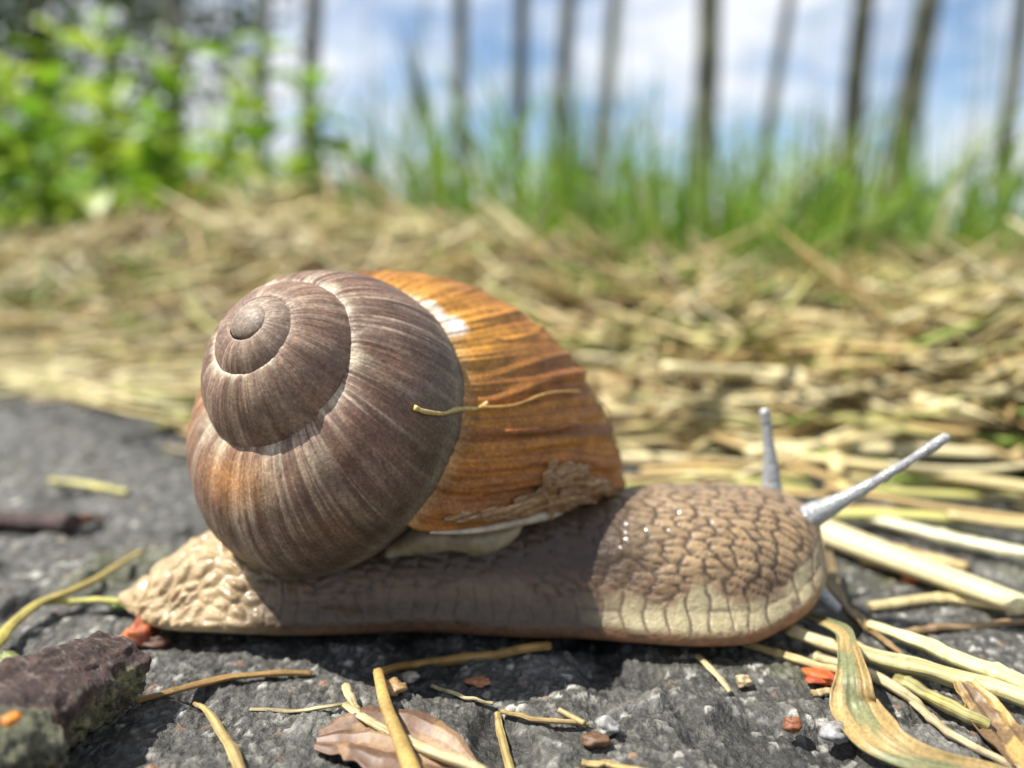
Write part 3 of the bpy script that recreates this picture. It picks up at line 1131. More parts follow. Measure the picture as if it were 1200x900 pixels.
def lump(name, px, py, size, base, label, cat, seed=0, squash=.7, mat='debris', rough=.35, lift=0.0, col2=None, group=None, aspect=1.0, yaw=0.0):
    """small irregular crumb or pebble"""
    nu, nv = 16, 22
    th = np.linspace(.05, np.pi - .05, nu)[:, None]
    ph = np.linspace(0, 2 * np.pi, nv, endpoint=False)[None]
    d = 1 + rough * (vnoise(2 + 1.6 * np.sin(th) * np.cos(ph) + seed, 2 + 1.6 * np.sin(th) * np.sin(ph) + 2 * np.cos(th), seed) - .5) * 2
    d = d + .5 * rough * (vnoise(9 + 4 * np.sin(th) * np.cos(ph) + seed, 9 + 4 * np.sin(th) * np.sin(ph) + 4 * np.cos(th), seed + 3) - .5)
    x, y, z = d * np.sin(th) * np.cos(ph) * aspect, d * np.sin(th) * np.sin(ph), d * np.cos(th) * squash
    cyw, syw = math.cos(yaw), math.sin(yaw)
    V = np.stack([x * cyw - y * syw, x * syw + y * cyw, z], -1).reshape(-1, 3) * size / 2
    C = np.broadcast_to(np.asarray(base, float), V.shape).copy()
    k = vnoise(V[:, 0] / size * 5 + 9, V[:, 2] / size * 5 + seed, 8)
    C = C * (.7 + .6 * k)[:, None]
    if col2 is not None:
        C = mix(C, np.broadcast_to(np.asarray(col2, float), C.shape), sstep(.5, .65, k))
    Q = grid_quads(nu, nv, True)
    V = np.vstack([V, V[:nv].mean(0), V[-nv:].mean(0)])
    C = np.vstack([C, C[0], C[-1]])
    j = np.arange(nv)
    n0, b1 = nu * nv, (nu - 1) * nv
    Q = np.vstack([Q, np.stack([np.full(nv, n0), (j + 1) % nv, j, j], -1), np.stack([np.full(nv, n0 + 1), b1 + j, b1 + (j + 1) % nv, b1 + (j + 1) % nv], -1)])
    o = link(name, np_poly_mesh(name, V, Q, col=C), M[mat])
    o.location = lay(px, py, lift + size * squash * .35)
    return tag(o, label, cat, group)


# --- straws in front of and beside the snail
stalk([(160, 822), (205, 808), (255, 797), (310, 790), (366, 789)], .0011, GOLD, 'thin golden straw lying between the lichen covered stick and the snail', seed=1)
stalk([(228, 823), (246, 838), (262, 862), (272, 880), (282, 905)], .0012, STRAW, 'short curved straw pointing at the snail beside the brown leaf flake', seed=2, taper=(.5, 1, 1.1))
c1 = stalk([(645, 756), (590, 765), (530, 773), (480, 779), (443, 787, 1.5)], .0017, GOLD, 'kinked golden straw reaching from under the snail over the brown leaf flake', seed=3)
P = smooth_path([lay(443, 787, .0026), lay(452, 825, .0028), lay(468, 865, .0026), lay(488, 915, .0022)], 46)
V, Q = tube_arrays(P, .00066 * np.linspace(.85, 1.25, 46), 8, .7)
C = np.vstack([np.repeat(strawcol(46, (.45, .30, .10), .3, 4), 8, 0), [GOLD], [GOLD]])
o = link('bent_half', np_poly_mesh('bent_half', V, Q, col=C), M['straw'], c1)
o.matrix_parent_inverse = Matrix.Translation(-Vector(c1.location))
stalk([(404, 826), (440, 848), (475, 867), (520, 886), (570, 905)], .0014, PALE, 'pale straw crossing beneath the kinked golden straw', lift=.0008, seed=5, taper=(.7, 1, 1.1))
stalk([(405, 803), (409, 815), (418, 832)], .0012, PALE, 'tiny curled straw tip beside the brown leaf flake', lift=.001, seed=6)
stalk([(293, 830), (345, 833), (385, 829), (412, 822)], .0006, PALE, 'hair thin pale straw pointing at the brown leaf flake', seed=7)
stalk([(506, 805), (540, 816), (578, 824)], .0006, PALE, 'short pale straw sliver lying in front of the snail', seed=8)
stalk([(583, 836), (588, 865), (600, 910)], .0010, STRAW, 'upright straw piece under the forked thin straw', seed=9, taper=(.7, 1, 1.2))
f = stalk([(588, 835), (630, 842), (690, 849)], .0008, (.34, .24, .10), 'thin forked brown straw on the asphalt before the snail', seed=10)
P = smooth_path([lay(655, 832, .0008), lay(668, 839, .0008), lay(685, 848, .0008)], 20)
V, Q = tube_arrays(P, .0003, 6)
o = link('fork_tip', np_poly_mesh('fork_tip', V, Q, col=(.40, .29, .13)), M['straw'], f)
o.matrix_parent_inverse = Matrix.Translation(-Vector(f.location))
stalk([(682, 894), (715, 896), (760, 905)], .0010, STRAW, 'straw stub beside the white pebble and the brown crumb', seed=11)
stalk([(818, 768), (834, 785), (856, 810)], .0010, PALE, 'short pale straw sticking out under the snail head', seed=12)
# right-hand bundle under the head
stalk([(925, 739), (990, 760), (1060, 778), (1130, 797), (1215, 822)], .0030, PALE, 'thick pale straw running out from under the snail head', lift=.0008, seed=13, tip=(.52, .47, .22), taper=(.8, 1, .9), n=60)
stalk([(1018, 732), (1075, 752), (1130, 775), (1215, 808)], .0027, (.56, .52, .25), 'thick yellowish straw beside the brown blade by the snail head', lift=.0006, seed=14, taper=(.6, 1, 1))
stalk([(870, 752), (930, 772), (1000, 792)], .0015, STRAW, 'straw leading under the snail head next to the orange flake', seed=15)
stalk([(955, 770), (1010, 785), (1060, 812), (1085, 835)], .0018, PALE, 'pale straw with frayed end beneath the twisted dry leaf', seed=16)
stalk([(1070, 822), (1100, 850), (1115, 862), (1150, 880), (1200, 905)], .0012, (.42, .33, .2), 'frayed brownish straw end beside the twisted dry leaf', seed=17)
stalk([(1050, 795), (1090, 815), (1130, 838), (1160, 850)], .0022, (.30, .27, .10), 'olive straw lying between thick pale straw and twisted leaf', lift=.0002, seed=18)
stalk([(952, 812), (992, 808)], .0012, (.50, .38, .2), 'straw chip under the orange flake', seed=19)
stalk([(1000, 716), (1030, 745), (1062, 772)], .0010, (.30, .2, .09), 'thin brown stem crossing behind the thick pale straw', lift=.0005, seed=20)
blade([(945, 723, 1.5), (985, 738, 4.5), (994, 760, 5.0), (1000, 795, 4.0), (1003, 830, 2.8), (1030, 868, 1.8), (1075, 890, 1.5), (1140, 902, 1.2), (1210, 915, 1.2)], [.0010, .0018, .0020, .0034, .0050, .0050, .0032, .0020, .0012], (.35, .25, .105),
      'twisted tan and green dry leaf leaning over the thick pale straw', spots=(.19, .20, .10), seed=4, fold=.22, roll=-.25)
blade([(1128, 800, 2.5), (1150, 830, 1.5), (1170, 860, .8), (1212, 905, .8)], [.0025, .0042, .0050, .0036], (.38, .25, .09), 'rusty brown leaf blade lying across the straw ends', seed=5, spots=(.16, .10, .05), fold=.2)
blade([(966, 645, 5.5), (975, 690, 3.5), (990, 715, 2.0), (1016, 742, .5)], [.0018, .0026, .0024, .0014], (.22, .16, .08), 'brown withered blade propped against the snail mouth', seed=6, fold=.4, roll=.4)
# blurred straws behind the head
back = [([(960, 627), (1020, 640), (1080, 652), (1135, 666)], .0030, STRAW, 'yellow straw passing behind the snail snout'),
        ([(985, 601), (1040, 612), (1100, 628), (1215, 652)], .0034, (.66, .62, .42), 'whitish straw behind the near tentacle base'),
        ([(1010, 655), (1080, 672), (1140, 685), (1215, 708)], .0028, (.40, .27, .09), 'golden brown straw beside the red crumb'),
        ([(1020, 712), (1100, 702), (1160, 708), (1215, 716)], .0024, (.58, .48, .24), 'pale straw lying across the asphalt beyond the thick straws'),
        ([(1060, 742), (1110, 735), (1215, 728)], .0016, (.30, .2, .1), 'thin brown straw beyond the thick straws'),
        ([(925, 527), (990, 540), (1060, 552), (1150, 568)], .0040, (.30, .50, .07), 'bright green grass blade lying behind the tentacles'),
        ([(730, 570), (790, 578), (850, 592)], .0030, (.66, .6, .36), 'pale straw right behind the snail neck'),
        ([(-20, 425), (80, 448), (150, 470), (225, 482)], .0022, (.62, .53, .27), 'long pale straw at the asphalt edge behind the shell spire'),
        ([(-20, 442), (70, 462), (140, 480), (215, 496)], .0018, (.50, .40, .17), 'long yellow straw on the asphalt edge behind the spire'),
        ([(60, 563), (110, 570), (150, 578)], .0024, (.46, .42, .15), 'lone short yellowish straw on bare asphalt behind the tail')]
for k, (pp, w, b, lab) in enumerate(back):
    stalk(pp, w, b, lab, seed=30 + k, lift=.001 if k in (5, 1) else (.007 if k in (7, 8) else 0))
# left: green-yellow stem and bits at the tail
stalk([(-10, 762), (12, 735), (45, 708), (90, 690), (130, 668), (166, 645)], .0016, (.42, .38, .09), 'yellow green stem arching towards the snail tail', lift=.0012, seed=50, tip=(.5, .38, .15), taper=(1.2, 1, .7))
stalk([(48, 706), (90, 704), (125, 703), (160, 706)], .0013, (.40, .38, .10), 'short yellow green stem touching the tail tip', lift=.0012, seed=51)
blade([(122, 702, 1.2), (140, 710, .8), (156, 712, .6)], [.0012, .0028, .0010], (.20, .28, .05), 'small green leaf scrap under the tail tip', seed=7, fold=.2)
stalk([(-20, 782), (5, 772), (20, 790)], .0030, (.20, .22, .08), 'mossy green stub beside the lichen covered stick', seed=52)
blade([(372, 868, .3), (420, 862, .8), (470, 872, 1.0), (520, 890, .5), (560, 905, .3)], [.003, .0085, .0100, .0075, .002], (.17, .10, .065), 'reddish brown leaf flake flat on the asphalt under crossed straws', name='leaf_flake', cat='leaf flake', seed=8, fold=.12, spots=(.30, .19, .11))
lump('bud_scale', 163, 742, .0040, (.42, .12, .035), 'orange red bud scale at the snail tail', 'bud scale', 3, .7, rough=.5, col2=(.25, .05, .02), lift=.0006)
lump('bud_scale', 183, 752, .0030, (.10, .05, .03), 'dark brown crumb under the tail edge', 'bud scale', 4, .6, rough=.5)
lump('flake', 970, 795, .0036, (.55, .12, .03), 'bright orange flake beside the straw under the head', 'flake', 5, .35, rough=.5, aspect=1.35, yaw=-.3, col2=(.40, .06, .02))
lump('crumb', 1066, 677, .0026, (.45, .10, .03), 'red crumb among the straws behind the snail head', 'crumb', 6, .7)
lump('crumb', 45, 614, .0028, (.28, .08, .04), 'reddish crumb beside the dark twig', 'crumb', 7, .6)
lump('seed', 928, 849, .0017, (.22, .075, .03), 'small rust brown seed on the asphalt before the orange flake', 'seed', 8, .8)
lump('pebble', 978, 857, .0026, (.24, .24, .245), 'whitish pebble beside the twisted dry leaf', 'pebble', 9, .65)
lump('pebble', 712, 851, .0022, (.30, .30, .29), 'white pebble beside the brown crumb before the snail', 'pebble', 10, .8)
lump('crumb', 699, 868, .0022, (.13, .07, .035), 'dark brown crumb beside the white pebble', 'crumb', 11, .6, aspect=1.3)
lump('pebble', 872, 799, .0018, (.40, .30, .17), 'tan pebble on asphalt before the snail head', 'pebble', 12, .7)
lump('crumb', 562, 799, .0018, (.28, .12, .05), 'orange brown crumb in the snail shadow edge', 'crumb', 13, .5, aspect=1.6)
lump('pebble', 480, 793, .0022, (.30, .27, .22), 'grey pebble in the crook of the kinked straw', 'pebble', 14, .6)
lump('crumb', 462, 806, .0026, (.35, .22, .10), 'tan crumb beside the kinked straw', 'crumb', 15, .6)

# dark twig on the left
tw = empty('twig', lay(50, 612), 'dark purplish twig with reddish broken end on the asphalt', 'twig')
P = smooth_path([lay(-40, 606, .0016), lay(20, 610, .0018), (lay(85, 612, .0016))], 40)
t = np.linspace(0, 1, 40)
V, Q = tube_arrays(P, .0019 * (1 + .25 * (vnoise(t * 9, t * 0, 2) - .5)), 12, .85)
C = np.vstack([np.repeat(strawcol(40, (.085, .055, .05), .3, 4), 12, 0), [(.1, .06, .05)] * 2])
o = link('stem', np_poly_mesh('stem', V, Q, col=C), M['stick'], tw)
under(o, tw)
P = smooth_path([lay(78, 612, .0016), lay(100, 608, .0014), lay(120, 610, .001)], 20)
V, Q = tube_arrays(P, .0016 * np.linspace(1.1, .35, 20) * (1 + .5 * (vnoise(np.linspace(0, 9, 20), np.zeros(20), 2) - .5)), 10, .7)
C = np.vstack([np.repeat(strawcol(20, (.20, .07, .03), .4, 4), 10, 0), [(.2, .07, .03)] * 2])
under(link('broken_end', np_poly_mesh('broken_end', V, Q, col=C), M['stick'], tw), tw)


# the lichen covered stick close to the camera
def build_stick():
    root = empty('stick', lay(60, 870), 'thick broken stick with purple bark and grey green lichen', 'stick')

    def piece(name, p_a, p_b, ra, rb, seed, top, side, dark):
        n, sd = 120, 72
        P = smooth_path([p_a, (p_a + p_b) / 2 + np.array([0, 0, .0006]), p_b], n)
        t = np.linspace(0, 1, n)[:, None]
        a = np.linspace(0, 2 * np.pi, sd, endpoint=False)[None]
        T = (p_b - p_a) / np.linalg.norm(p_b - p_a)
        S = np.cross(T, [0, 0, 1.0])
        S /= np.linalg.norm(S)
        U = np.cross(S, T)
        r = ra + (rb - ra) * t
        n1 = fbm(t * 5 + 3, np.cos(a) * 2 + 5 + 0 * t, seed, 4) + fbm(t * 5 + 3, np.sin(a) * 2 + 9 + 0 * t, seed + 4, 4) - 1
        n2 = fbm(t * 30, np.cos(a) * 7 + np.sin(a) * 5 + 8 + 0 * t, seed + 8, 3) - .5
        n3 = fbm(t * 9, np.cos(a) * 11 + 8 + 0 * t, seed + 28, 3) - .5          # ridges along the grain
        sa = np.sin(a)
        lich = sstep(.30, -.05, sa + .7 * n1)          # crusty flank, smoother bark on top
        corner = 1 / np.maximum(np.abs(np.cos(a + .5)), np.abs(np.sin(a + .5))) ** .55
        rr = r * corner * (.9 + .30 * n1 + lich * (.40 * n2 + .35 * n3) + .10 * n3)
        crack = sstep(.04, .0, np.abs(fbm(t * 5, a * 1.2, seed + 31, 3) - .5)) * lich
        rr = rr * (1 - .16 * crack)
        endk = np.sqrt(np.clip((1 - t) / .05, .0, 1)) * np.sqrt(np.clip(t / .03, 0, 1))
        rr = rr * np.clip(endk, .25, 1)
        jag = .0018 * (fbm(np.cos(a) * 3 + 4, np.sin(a) * 3 + 4, seed + 3, 3) - .5) * sstep(.85, 1, t)
        V = P[:, None] + rr[..., None] * (np.cos(a)[..., None] * S + sa[..., None] * U) + (jag[..., None] * T)
        c = mix(np.broadcast_to(np.asarray(top, float), V.shape), np.broadcast_to(np.asarray(side, float), V.shape), lich)
        c = mix(c, np.broadcast_to(np.asarray(dark, float), V.shape), sstep(.56, .70, fbm(t * 14 + 2, a * 2.2, seed + 13, 3)) * .8 * lich)
        c = mix(c, np.broadcast_to((.34, .32, .14), V.shape), sstep(.60, .72, fbm(t * 18, a * 3, seed + 17, 3)) * lich * .8)
        c = mix(c, np.broadcast_to(np.asarray(dark, float), V.shape), crack * .8)
        fleck = sstep(.66, .74, fbm(t * 60, a * 9, seed + 41, 2))
        c = mix(c, np.broadcast_to((.26, .24, .21), V.shape), fleck * .35)
        V = np.vstack([V.reshape(-1, 3), P[0], P[-1]])
        c = np.vstack([c.reshape(-1, 3), [dark], [dark]])
        Q = grid_quads(n, sd, True)
        j = np.arange(sd)
        n0, b1 = n * sd, (n - 1) * sd
        Q = np.vstack([Q, np.stack([np.full(sd, n0), (j + 1) % sd, j, j], -1), np.stack([np.full(sd, n0 + 1), b1 + j, b1 + (j + 1) % sd, b1 + (j + 1) % sd], -1)])
        return under(link(name, np_poly_mesh(name, V, Q, col=c), M['stick'], root), root)
    piece('bark', at_z(-70, 905, .0042), at_z(150, 775, .0036), .0054, .0036, 3, (.075, .046, .040), (.20, .19, .11), (.04, .03, .022))
    piece('loose_bark', at_z(-80, 925, .0055), at_z(62, 872, .0040), .0046, .0026, 9, (.14, .145, .09), (.13, .13, .085), (.035, .02, .018))
    e = lump('lichen_spot', 15, 842, .0014, (.60, .22, .03), 'orange lichen spot', 'lichen', 21, .7)
    del e['category']
    p = Vector(at_z(14, 842, .0098))
    e.parent = root
    e.location = p - root.location
    return root


build_stick()

# ------------------------------------------------------------------ mown hay on the bank
def hay_field(N, dlo, dhi, seed, wide=.66):
    g = np.random.default_rng(seed)
    out = []
    cnt = 0
    while cnt < N:
        m_ = N * 3
        dist = np.exp(g.uniform(np.log(dlo), np.log(dhi), m_))
        ang = g.uniform(-wide, wide, m_)
        x, y = dist * np.tan(ang), CAM[1] + dist
        e = edge_dist(x, y)
        p_keep = sstep(-.055, .03, e + .02 * (fbm(x * 40, y * 40, 71, 2) - .5)) * np.where(e < 0, .5, 1) * (x > -.07 + .0 * y).astype(float) ** np.where(e < -.005, 1, 0)
        k = (g.random(m_) < p_keep) & ~((y < .045) & (x < .045))
        out.append(np.stack([x[k], y[k]], 1))
        cnt += k.sum()
    return np.vstack(out)[:N], g


def hay_strands(XY, g, scale=1.0):
    """centre lines (n,k,3), widths (n), colours (n,3) of dry stalks strewn over the bank"""
    n, k = len(XY), 8
    x, y = XY.T
    e = edge_dist(x, y)
    L = g.uniform(.03, .11, n) * np.clip(.55 + e * 2.2, .55, 1.5) * scale
    L = np.where(e < .03, np.minimum(L, .07), L)
    th = g.normal(-.10, .45, n) + np.where(g.random(n) < .5 * sstep(.02, .10, e), g.uniform(-1.5, 1.5, n), 0)
    t = np.linspace(-.5, .5, k)[None]
    cu = g.normal(0, .30, n)[:, None]
    px = x[:, None] + L[:, None] * (t * np.cos(th)[:, None] - cu * t * t * np.sin(th)[:, None])
    py = y[:, None] + L[:, None] * (t * np.sin(th)[:, None] + cu * t * t * np.cos(th)[:, None])
    th_ = np.clip(.002 + .022 * sstep(.0, .12, e), .001, .024)
    z0 = g.random(n) ** 1.3 * th_
    tilt = g.normal(0, .30, n) * sstep(.0, .10, e)
    arch = g.normal(.0, .08, n)[:, None]
    gz = np.maximum(bank(px, py) * (edge_dist(px, py) > 0), 0)
    pz = gz + z0[:, None] + L[:, None] * (t * tilt[:, None] * 1.0 - arch * (t * t * 4) * .35) + .001
    pz = np.maximum(pz, gz + .0006)
    W = g.uniform(.0014, .0042, n) * np.where(g.random(n) < .15, 1.6, 1)
    pal = np.array([(.62, .51, .25), (.68, .60, .35), (.53, .38, .16), (.37, .27, .125), (.46, .44, .15), (.24, .33, .06), (.19, .14, .075)])
    gp = sstep(.45, .68, fbm(x * 9 + 2, y * 9, 66, 3))
    pr = np.stack([.26 - .1 * gp, .22 - .10 * gp, .17 + 0 * gp, .10 + 0 * gp, .12 + .08 * gp, .05 + .15 * gp, .08 + 0 * gp], 1)
    pr /= pr.sum(1, keepdims=True)
    ci = (g.random(n)[:, None] > np.cumsum(pr, 1)).sum(1).clip(0, 6)
    col = pal[ci] * g.uniform(.72, 1.15, n)[:, None]
    return np.stack([px, py, pz], -1), W, col


def ribbons(P, W, col, g, hw=.35, taper=True):
    """three-sided folded ribbons round centre lines: verts, quads, colours"""
    n, k = P.shape[:2]
    T = np.gradient(P, axis=1)
    T /= np.linalg.norm(T, axis=2)[..., None] + 1e-12
    S = np.cross(T, [0, 0, 1.0])
    S /= np.linalg.norm(S, axis=2)[..., None] + 1e-9
    U = np.cross(S, T)
    roll = g.uniform(-.8, .8, n)[:, None, None]
    S, U = S * np.cos(roll) + U * np.sin(roll), U * np.cos(roll) - S * np.sin(roll)
    t = np.linspace(0, 1, k)[None]
    w = W[:, None] / 2 * (np.clip(np.sin(np.pi * (t * .9 + .08)) * 1.5, .15, 1) if taper else 1 + 0 * t)
    A = P - S * w[..., None]
    B = P + S * w[..., None]
    Cc = P + U * (w * hw * 2)[..., None]
    V = np.stack([A, Cc, B], 2)
    base = (np.arange(n) * k * 3)[:, None, None, None]
    i = np.arange(k - 1)[None, :, None, None] * 3
    j = np.arange(3)[None, None, :, None]
    j2 = (j + 1) % 3
    Q = np.concatenate([base + i + j, base + i + j2, base + i + 3 + j2, base + i + 3 + j], -1).reshape(-1, 4)
    C = np.repeat(np.repeat(col[:, None], k, 1)[:, :, None], 3, 2)
    return V.reshape(-1, 3), Q, C.reshape(-1, 3)


XY, g = hay_field(11500, .19, .95, 101, .98)
P, W, Ccol = hay_strands(XY, g)
V, Q, C = ribbons(P, W, Ccol, g)
hay = link('hay', np_mesh('hay', V, Q, C), M['hay'])
hay['kind'] = 'stuff'
hay['label'] = 'thick layer of mown yellow hay covering the bank behind the snail'
hay['category'] = 'hay'

XY, g = hay_field(290, .125, .42, 102)
P, W, Ccol = hay_strands(XY, g, 1.15)
dpt = P[:, 4, 1] - CAM[1]
for i in range(len(P)):
    sides, k = 6, 14
    pts = smooth_path(P[i], k)
    pts[:, 2] += .004 * float(sstep(.0, .15, edge_dist(pts[k // 2, 0], pts[k // 2, 1])))
    mid = pts[k // 2]
    V, Q = tube_arrays(pts - mid, W[i] / 2 * np.interp(np.linspace(0, 1, k), [0, .5, 1], [.8, 1, .6]), sides, .6)
    C = np.vstack([np.repeat(np.broadcast_to(Ccol[i], (k, 3)) * (1 + .3 * (vnoise(np.linspace(0, 6, k), np.zeros(k) + i, 3) - .5))[:, None], sides, 0), Ccol[i:i + 1], Ccol[i:i + 1]])
    o = link('hay_stalk', np_poly_mesh('hay_stalk', V, Q, col=C), M['straw'])
    o.location = mid
    r_, g_, b_ = Ccol[i]
    hue = 'fresh green' if g_ > r_ * 1.15 else ('olive yellow' if g_ > r_ * .93 else ('whitish' if b_ > r_ * .49 else ('dark brown' if r_ < .22 else ('dull brown' if r_ < .38 else ('golden brown' if g_ < r_ * .75 else 'pale yellow')))))
    ln_ = float(np.linalg.norm(np.diff(pts, axis=0), axis=1).sum())
    dev = float(np.linalg.norm(pts[k // 2] - (pts[0] + pts[-1]) / 2)) / ln_
    lab = '%s %s %s %s stalk %s' % ('long' if ln_ > .07 else ('short' if ln_ < .045 else 'medium'), 'broad' if W[i] > .0032 else 'thin', 'curved' if dev > .05 else 'straight', hue,
                                    'lying loose on the asphalt edge' if edge_dist(mid[0:1], mid[1:2])[0] < 0.01 else 'strewn in the mown hay')
    tag(o, lab, 'hay stalk', 'stalks strewn in the mown hay')

# ------------------------------------------------------------------ green grass and herbs on the bank
GREENS = np.array([(.13, .25, .022), (.18, .32, .03), (.24, .37, .045), (.09, .17, .022), (.30, .39, .07), (.46, .43, .18)])


def grass_blades(x, y, H, Wd, g, lean=.35, k=8, pr=(.24, .28, .2, .14, .09, .05)):
    n = len(x)
    az = g.uniform(0, 2 * np.pi, n)
    ln = np.abs(g.normal(0, lean, n))
    t = np.linspace(0, 1, k)[None]
    bend = ln[:, None] * t ** 1.8
    px = x[:, None] + H[:, None] * bend * np.cos(az)[:, None]
    py = y[:, None] + H[:, None] * bend * np.sin(az)[:, None]
    pz = bank(x, y)[:, None] - .01 + H[:, None] * (t - .25 * bend * t)
    ci = (g.random(n)[:, None] > np.cumsum(np.array(pr) / sum(pr))[None]).sum(1).clip(0, 5)
    col = GREENS[ci] * g.uniform(.75, 1.2, n)[:, None]
    P = np.stack([px, py, pz], -1)
    V, Q, C = None, None, None
    T = np.gradient(P, axis=1)
    T /= np.linalg.norm(T, axis=2)[..., None] + 1e-12
    va = g.uniform(0, np.pi, n)
    S = np.stack([np.cos(va), np.sin(va), 0 * va], -1)[:, None] * np.ones((1, k, 1))
    w = Wd[:, None] / 2 * np.clip(1.05 - t ** 2.2, .04, 1)
    U = np.cross(S, T)
    A, Bq, Cc = P - S * w[..., None], P + S * w[..., None], P + U * (w * .5)[..., None]
    V = np.stack([A, Cc, Bq], 2)
    base = (np.arange(n) * k * 3)[:, None, None, None]
    i = np.arange(k - 1)[None, :, None, None] * 3
    j = np.arange(2)[None, None, :, None]
    Q = np.concatenate([base + i + j, base + i + j + 1, base + i + 4 + j, base + i + 3 + j], -1).reshape(-1, 4)
    C = np.repeat(np.repeat(col[:, None], k, 1)[:, :, None], 3, 2)
    return P, V, Q, C


def in_view(g, n, dlo, dhi, a=1.0):
    dist = np.exp(g.uniform(np.log(dlo), np.log(dhi), n))
    x = dist * np.tan(g.uniform(-a, a, n))
    return x, dist + CAM[1]


g = np.random.default_rng(202)
x, y = in_view(g, 13000, .42, 2.6)
e = edge_dist(x, y)
pxs = 600 + 960 * x / (y - CAM[1])
tall = .55 + .75 * fbm(x * 3.1 + 7, y * 3.1, 77, 2) + .25 * sstep(500, 100, pxs)
keep = g.random(len(x)) < sstep(.20, .36, e + .16 * (fbm(x * 7, y * 7, 78, 2) - .5)) * (.25 + .75 * sstep(.36, .58, fbm(x * 4.5, y * 4.5, 79, 2)))
x, y, tall = x[keep], y[keep], tall[keep]
d_ = y - CAM[1]
H = np.clip(g.uniform(.02, .15, len(x)) ** 1.0 * tall ** 2.4 * (1 + .55 * sstep(.6, 1.6, d_)), .03, .5)
Pg, V, Q, C = grass_blades(x, y, H, g.uniform(.002, .007, len(x)), g, .55)
gr = link('grass', np_mesh('grass', V.reshape(-1, 3), Q, C.reshape(-1, 3)), M['grass'])
gr['kind'] = 'stuff'
gr['label'] = 'lush green grass growing along the top of the bank'
gr['category'] = 'grass'
# green regrowth poking through the hay
x, y = in_view(g, 3600, .26, .7)
e = edge_dist(x, y)
keep = (g.random(len(x)) < sstep(.06, .25, e) * sstep(.42, .62, fbm(x * 9 + 2, y * 9, 66, 3)))
x, y = x[keep], y[keep]
Pg, V, Q, C = grass_blades(x, y, g.uniform(.02, .06, len(x)), g.uniform(.0015, .004, len(x)), g, .7)
gr = link('grass', np_mesh('grass_shoots', V.reshape(-1, 3), Q, C.reshape(-1, 3)), M['grass'])
gr['kind'] = 'stuff'
gr['label'] = 'short green shoots poking through the mown hay'
gr['category'] = 'grass'


# tall single blades that stand out against the sky
def tall_blade(px0, py0, px1, py1, y, width, col, label, bend=.0, group=None):
    a, b = at_y(px0, py0, y), at_y(px1, py1, y)
    a = np.array([a[0], y, float(bank(np.array([a[0]]), np.array([y]))[0]) - .01])
    mid = (a + b) / 2 + np.array([bend, 0, 0])
    k = 16
    P = smooth_path([a, mid, b], k)
    t = np.linspace(0, 1, k)
    w = width / 2 * np.clip(1.02 - t ** 2.5, .05, 1)
    T = np.gradient(P, axis=0)
    S = np.tile(np.array([.94, .34, 0]), (k, 1))
    U = np.array([-.34, .94, 0])
    V = np.stack([P - S * w[:, None], P + U * (w * .6)[:, None], P + S * w[:, None], P - U * (w * .1)[:, None]], 1)
    C = np.broadcast_to(np.asarray(col, float), (k, 4, 3)) * (.85 + .3 * vnoise(t * 5, t * 0 + px0, 2))[:, None, None]
    o = link('grass_blade', np_mesh('grass_blade', (V - a).reshape(-1, 3), grid_quads(k, 4, True), C.reshape(-1, 3)), M['grass'])
    o.location = a
    return tag(o, label, 'grass blade', group)


tall_blade(533, 262, 478, 40, .75, .016, (.10, .17, .03), 'broad dark green blade leaning against the open sky', .006)
tall_blade(540, 250, 462, 22, .95, .010, (.09, .11, .06), 'narrow dull stalk crossing the broad leaning blade', .004)
tall_blade(1000, 310, 1150, 190, .75, .010, (.50, .46, .24), 'straw coloured stem slanting up out of the hay', -.01)
tall_blade(800, 215, 920, 228, .85, .014, (.34, .38, .10), 'yellowish blade bent over flat above the grass', .0)
for k in range(46):
    px = float(g.uniform(600, 1190)) if k < 30 else float(g.uniform(150, 480))
    y = float(g.uniform(.85, 1.7))
    top = float(g.uniform(120, 235)) if k < 30 else float(g.uniform(60, 190))
    lean_, wid_, gi_ = float(g.normal(0, 26)), float(g.uniform(.006, .014)), int(g.integers(0, 5))
    lab_ = '%s %s %s blade rising above the %s' % ('upright' if abs(lean_) < 14 else 'leaning', 'broad' if wid_ > .010 else 'slim', ('grass green', 'bright green', 'light green', 'dark green', 'yellow green')[gi_], 'bank grass before the row of trunks' if k < 30 else 'bank among the leafy herbs')
    tall_blade(px, 290, px + lean_, top, y, wid_, GREENS[gi_] * float(g.uniform(.9, 1.1)),
               lab_, float(g.normal(0, .012)), 'tall blades on the bank')
for k in range(34):
    px = float(g.uniform(690, 1195)) if k < 26 else float(g.uniform(420, 690))
    y = float(g.uniform(1.8, 3.0))
    a = at_y(px, 300, y)
    top = at_y(px + float(g.normal(6, 22)), float(g.uniform(-60, 150)), y)
    a[2] = float(bank(np.array([a[0]]), np.array([a[1]]))[0]) - .02
    P = smooth_path([a, (a + top) / 2 + np.array([float(g.normal(0, .02)), 0, 0]), top], 14)
    V, Q = tube_arrays(P - a, float(g.uniform(.003, .006)) * np.linspace(1, .4, 14), 6)
    ri_ = int(g.integers(0, 3))
    c = np.array([(.30, .29, .22), (.22, .23, .15), (.16, .20, .08)])[ri_]
    o = link('reed_stem', np_poly_mesh('reed_stem', V, Q, col=c), M['straw'])
    o.location = a
    tag(o, 'thin %s %s reed stem standing behind the grass' % ('tall' if top[2] > a[2] + 1.05 else 'short', ('pale grey', 'grey green', 'green')[ri_]), 'reed', 'reed stems behind the grass')


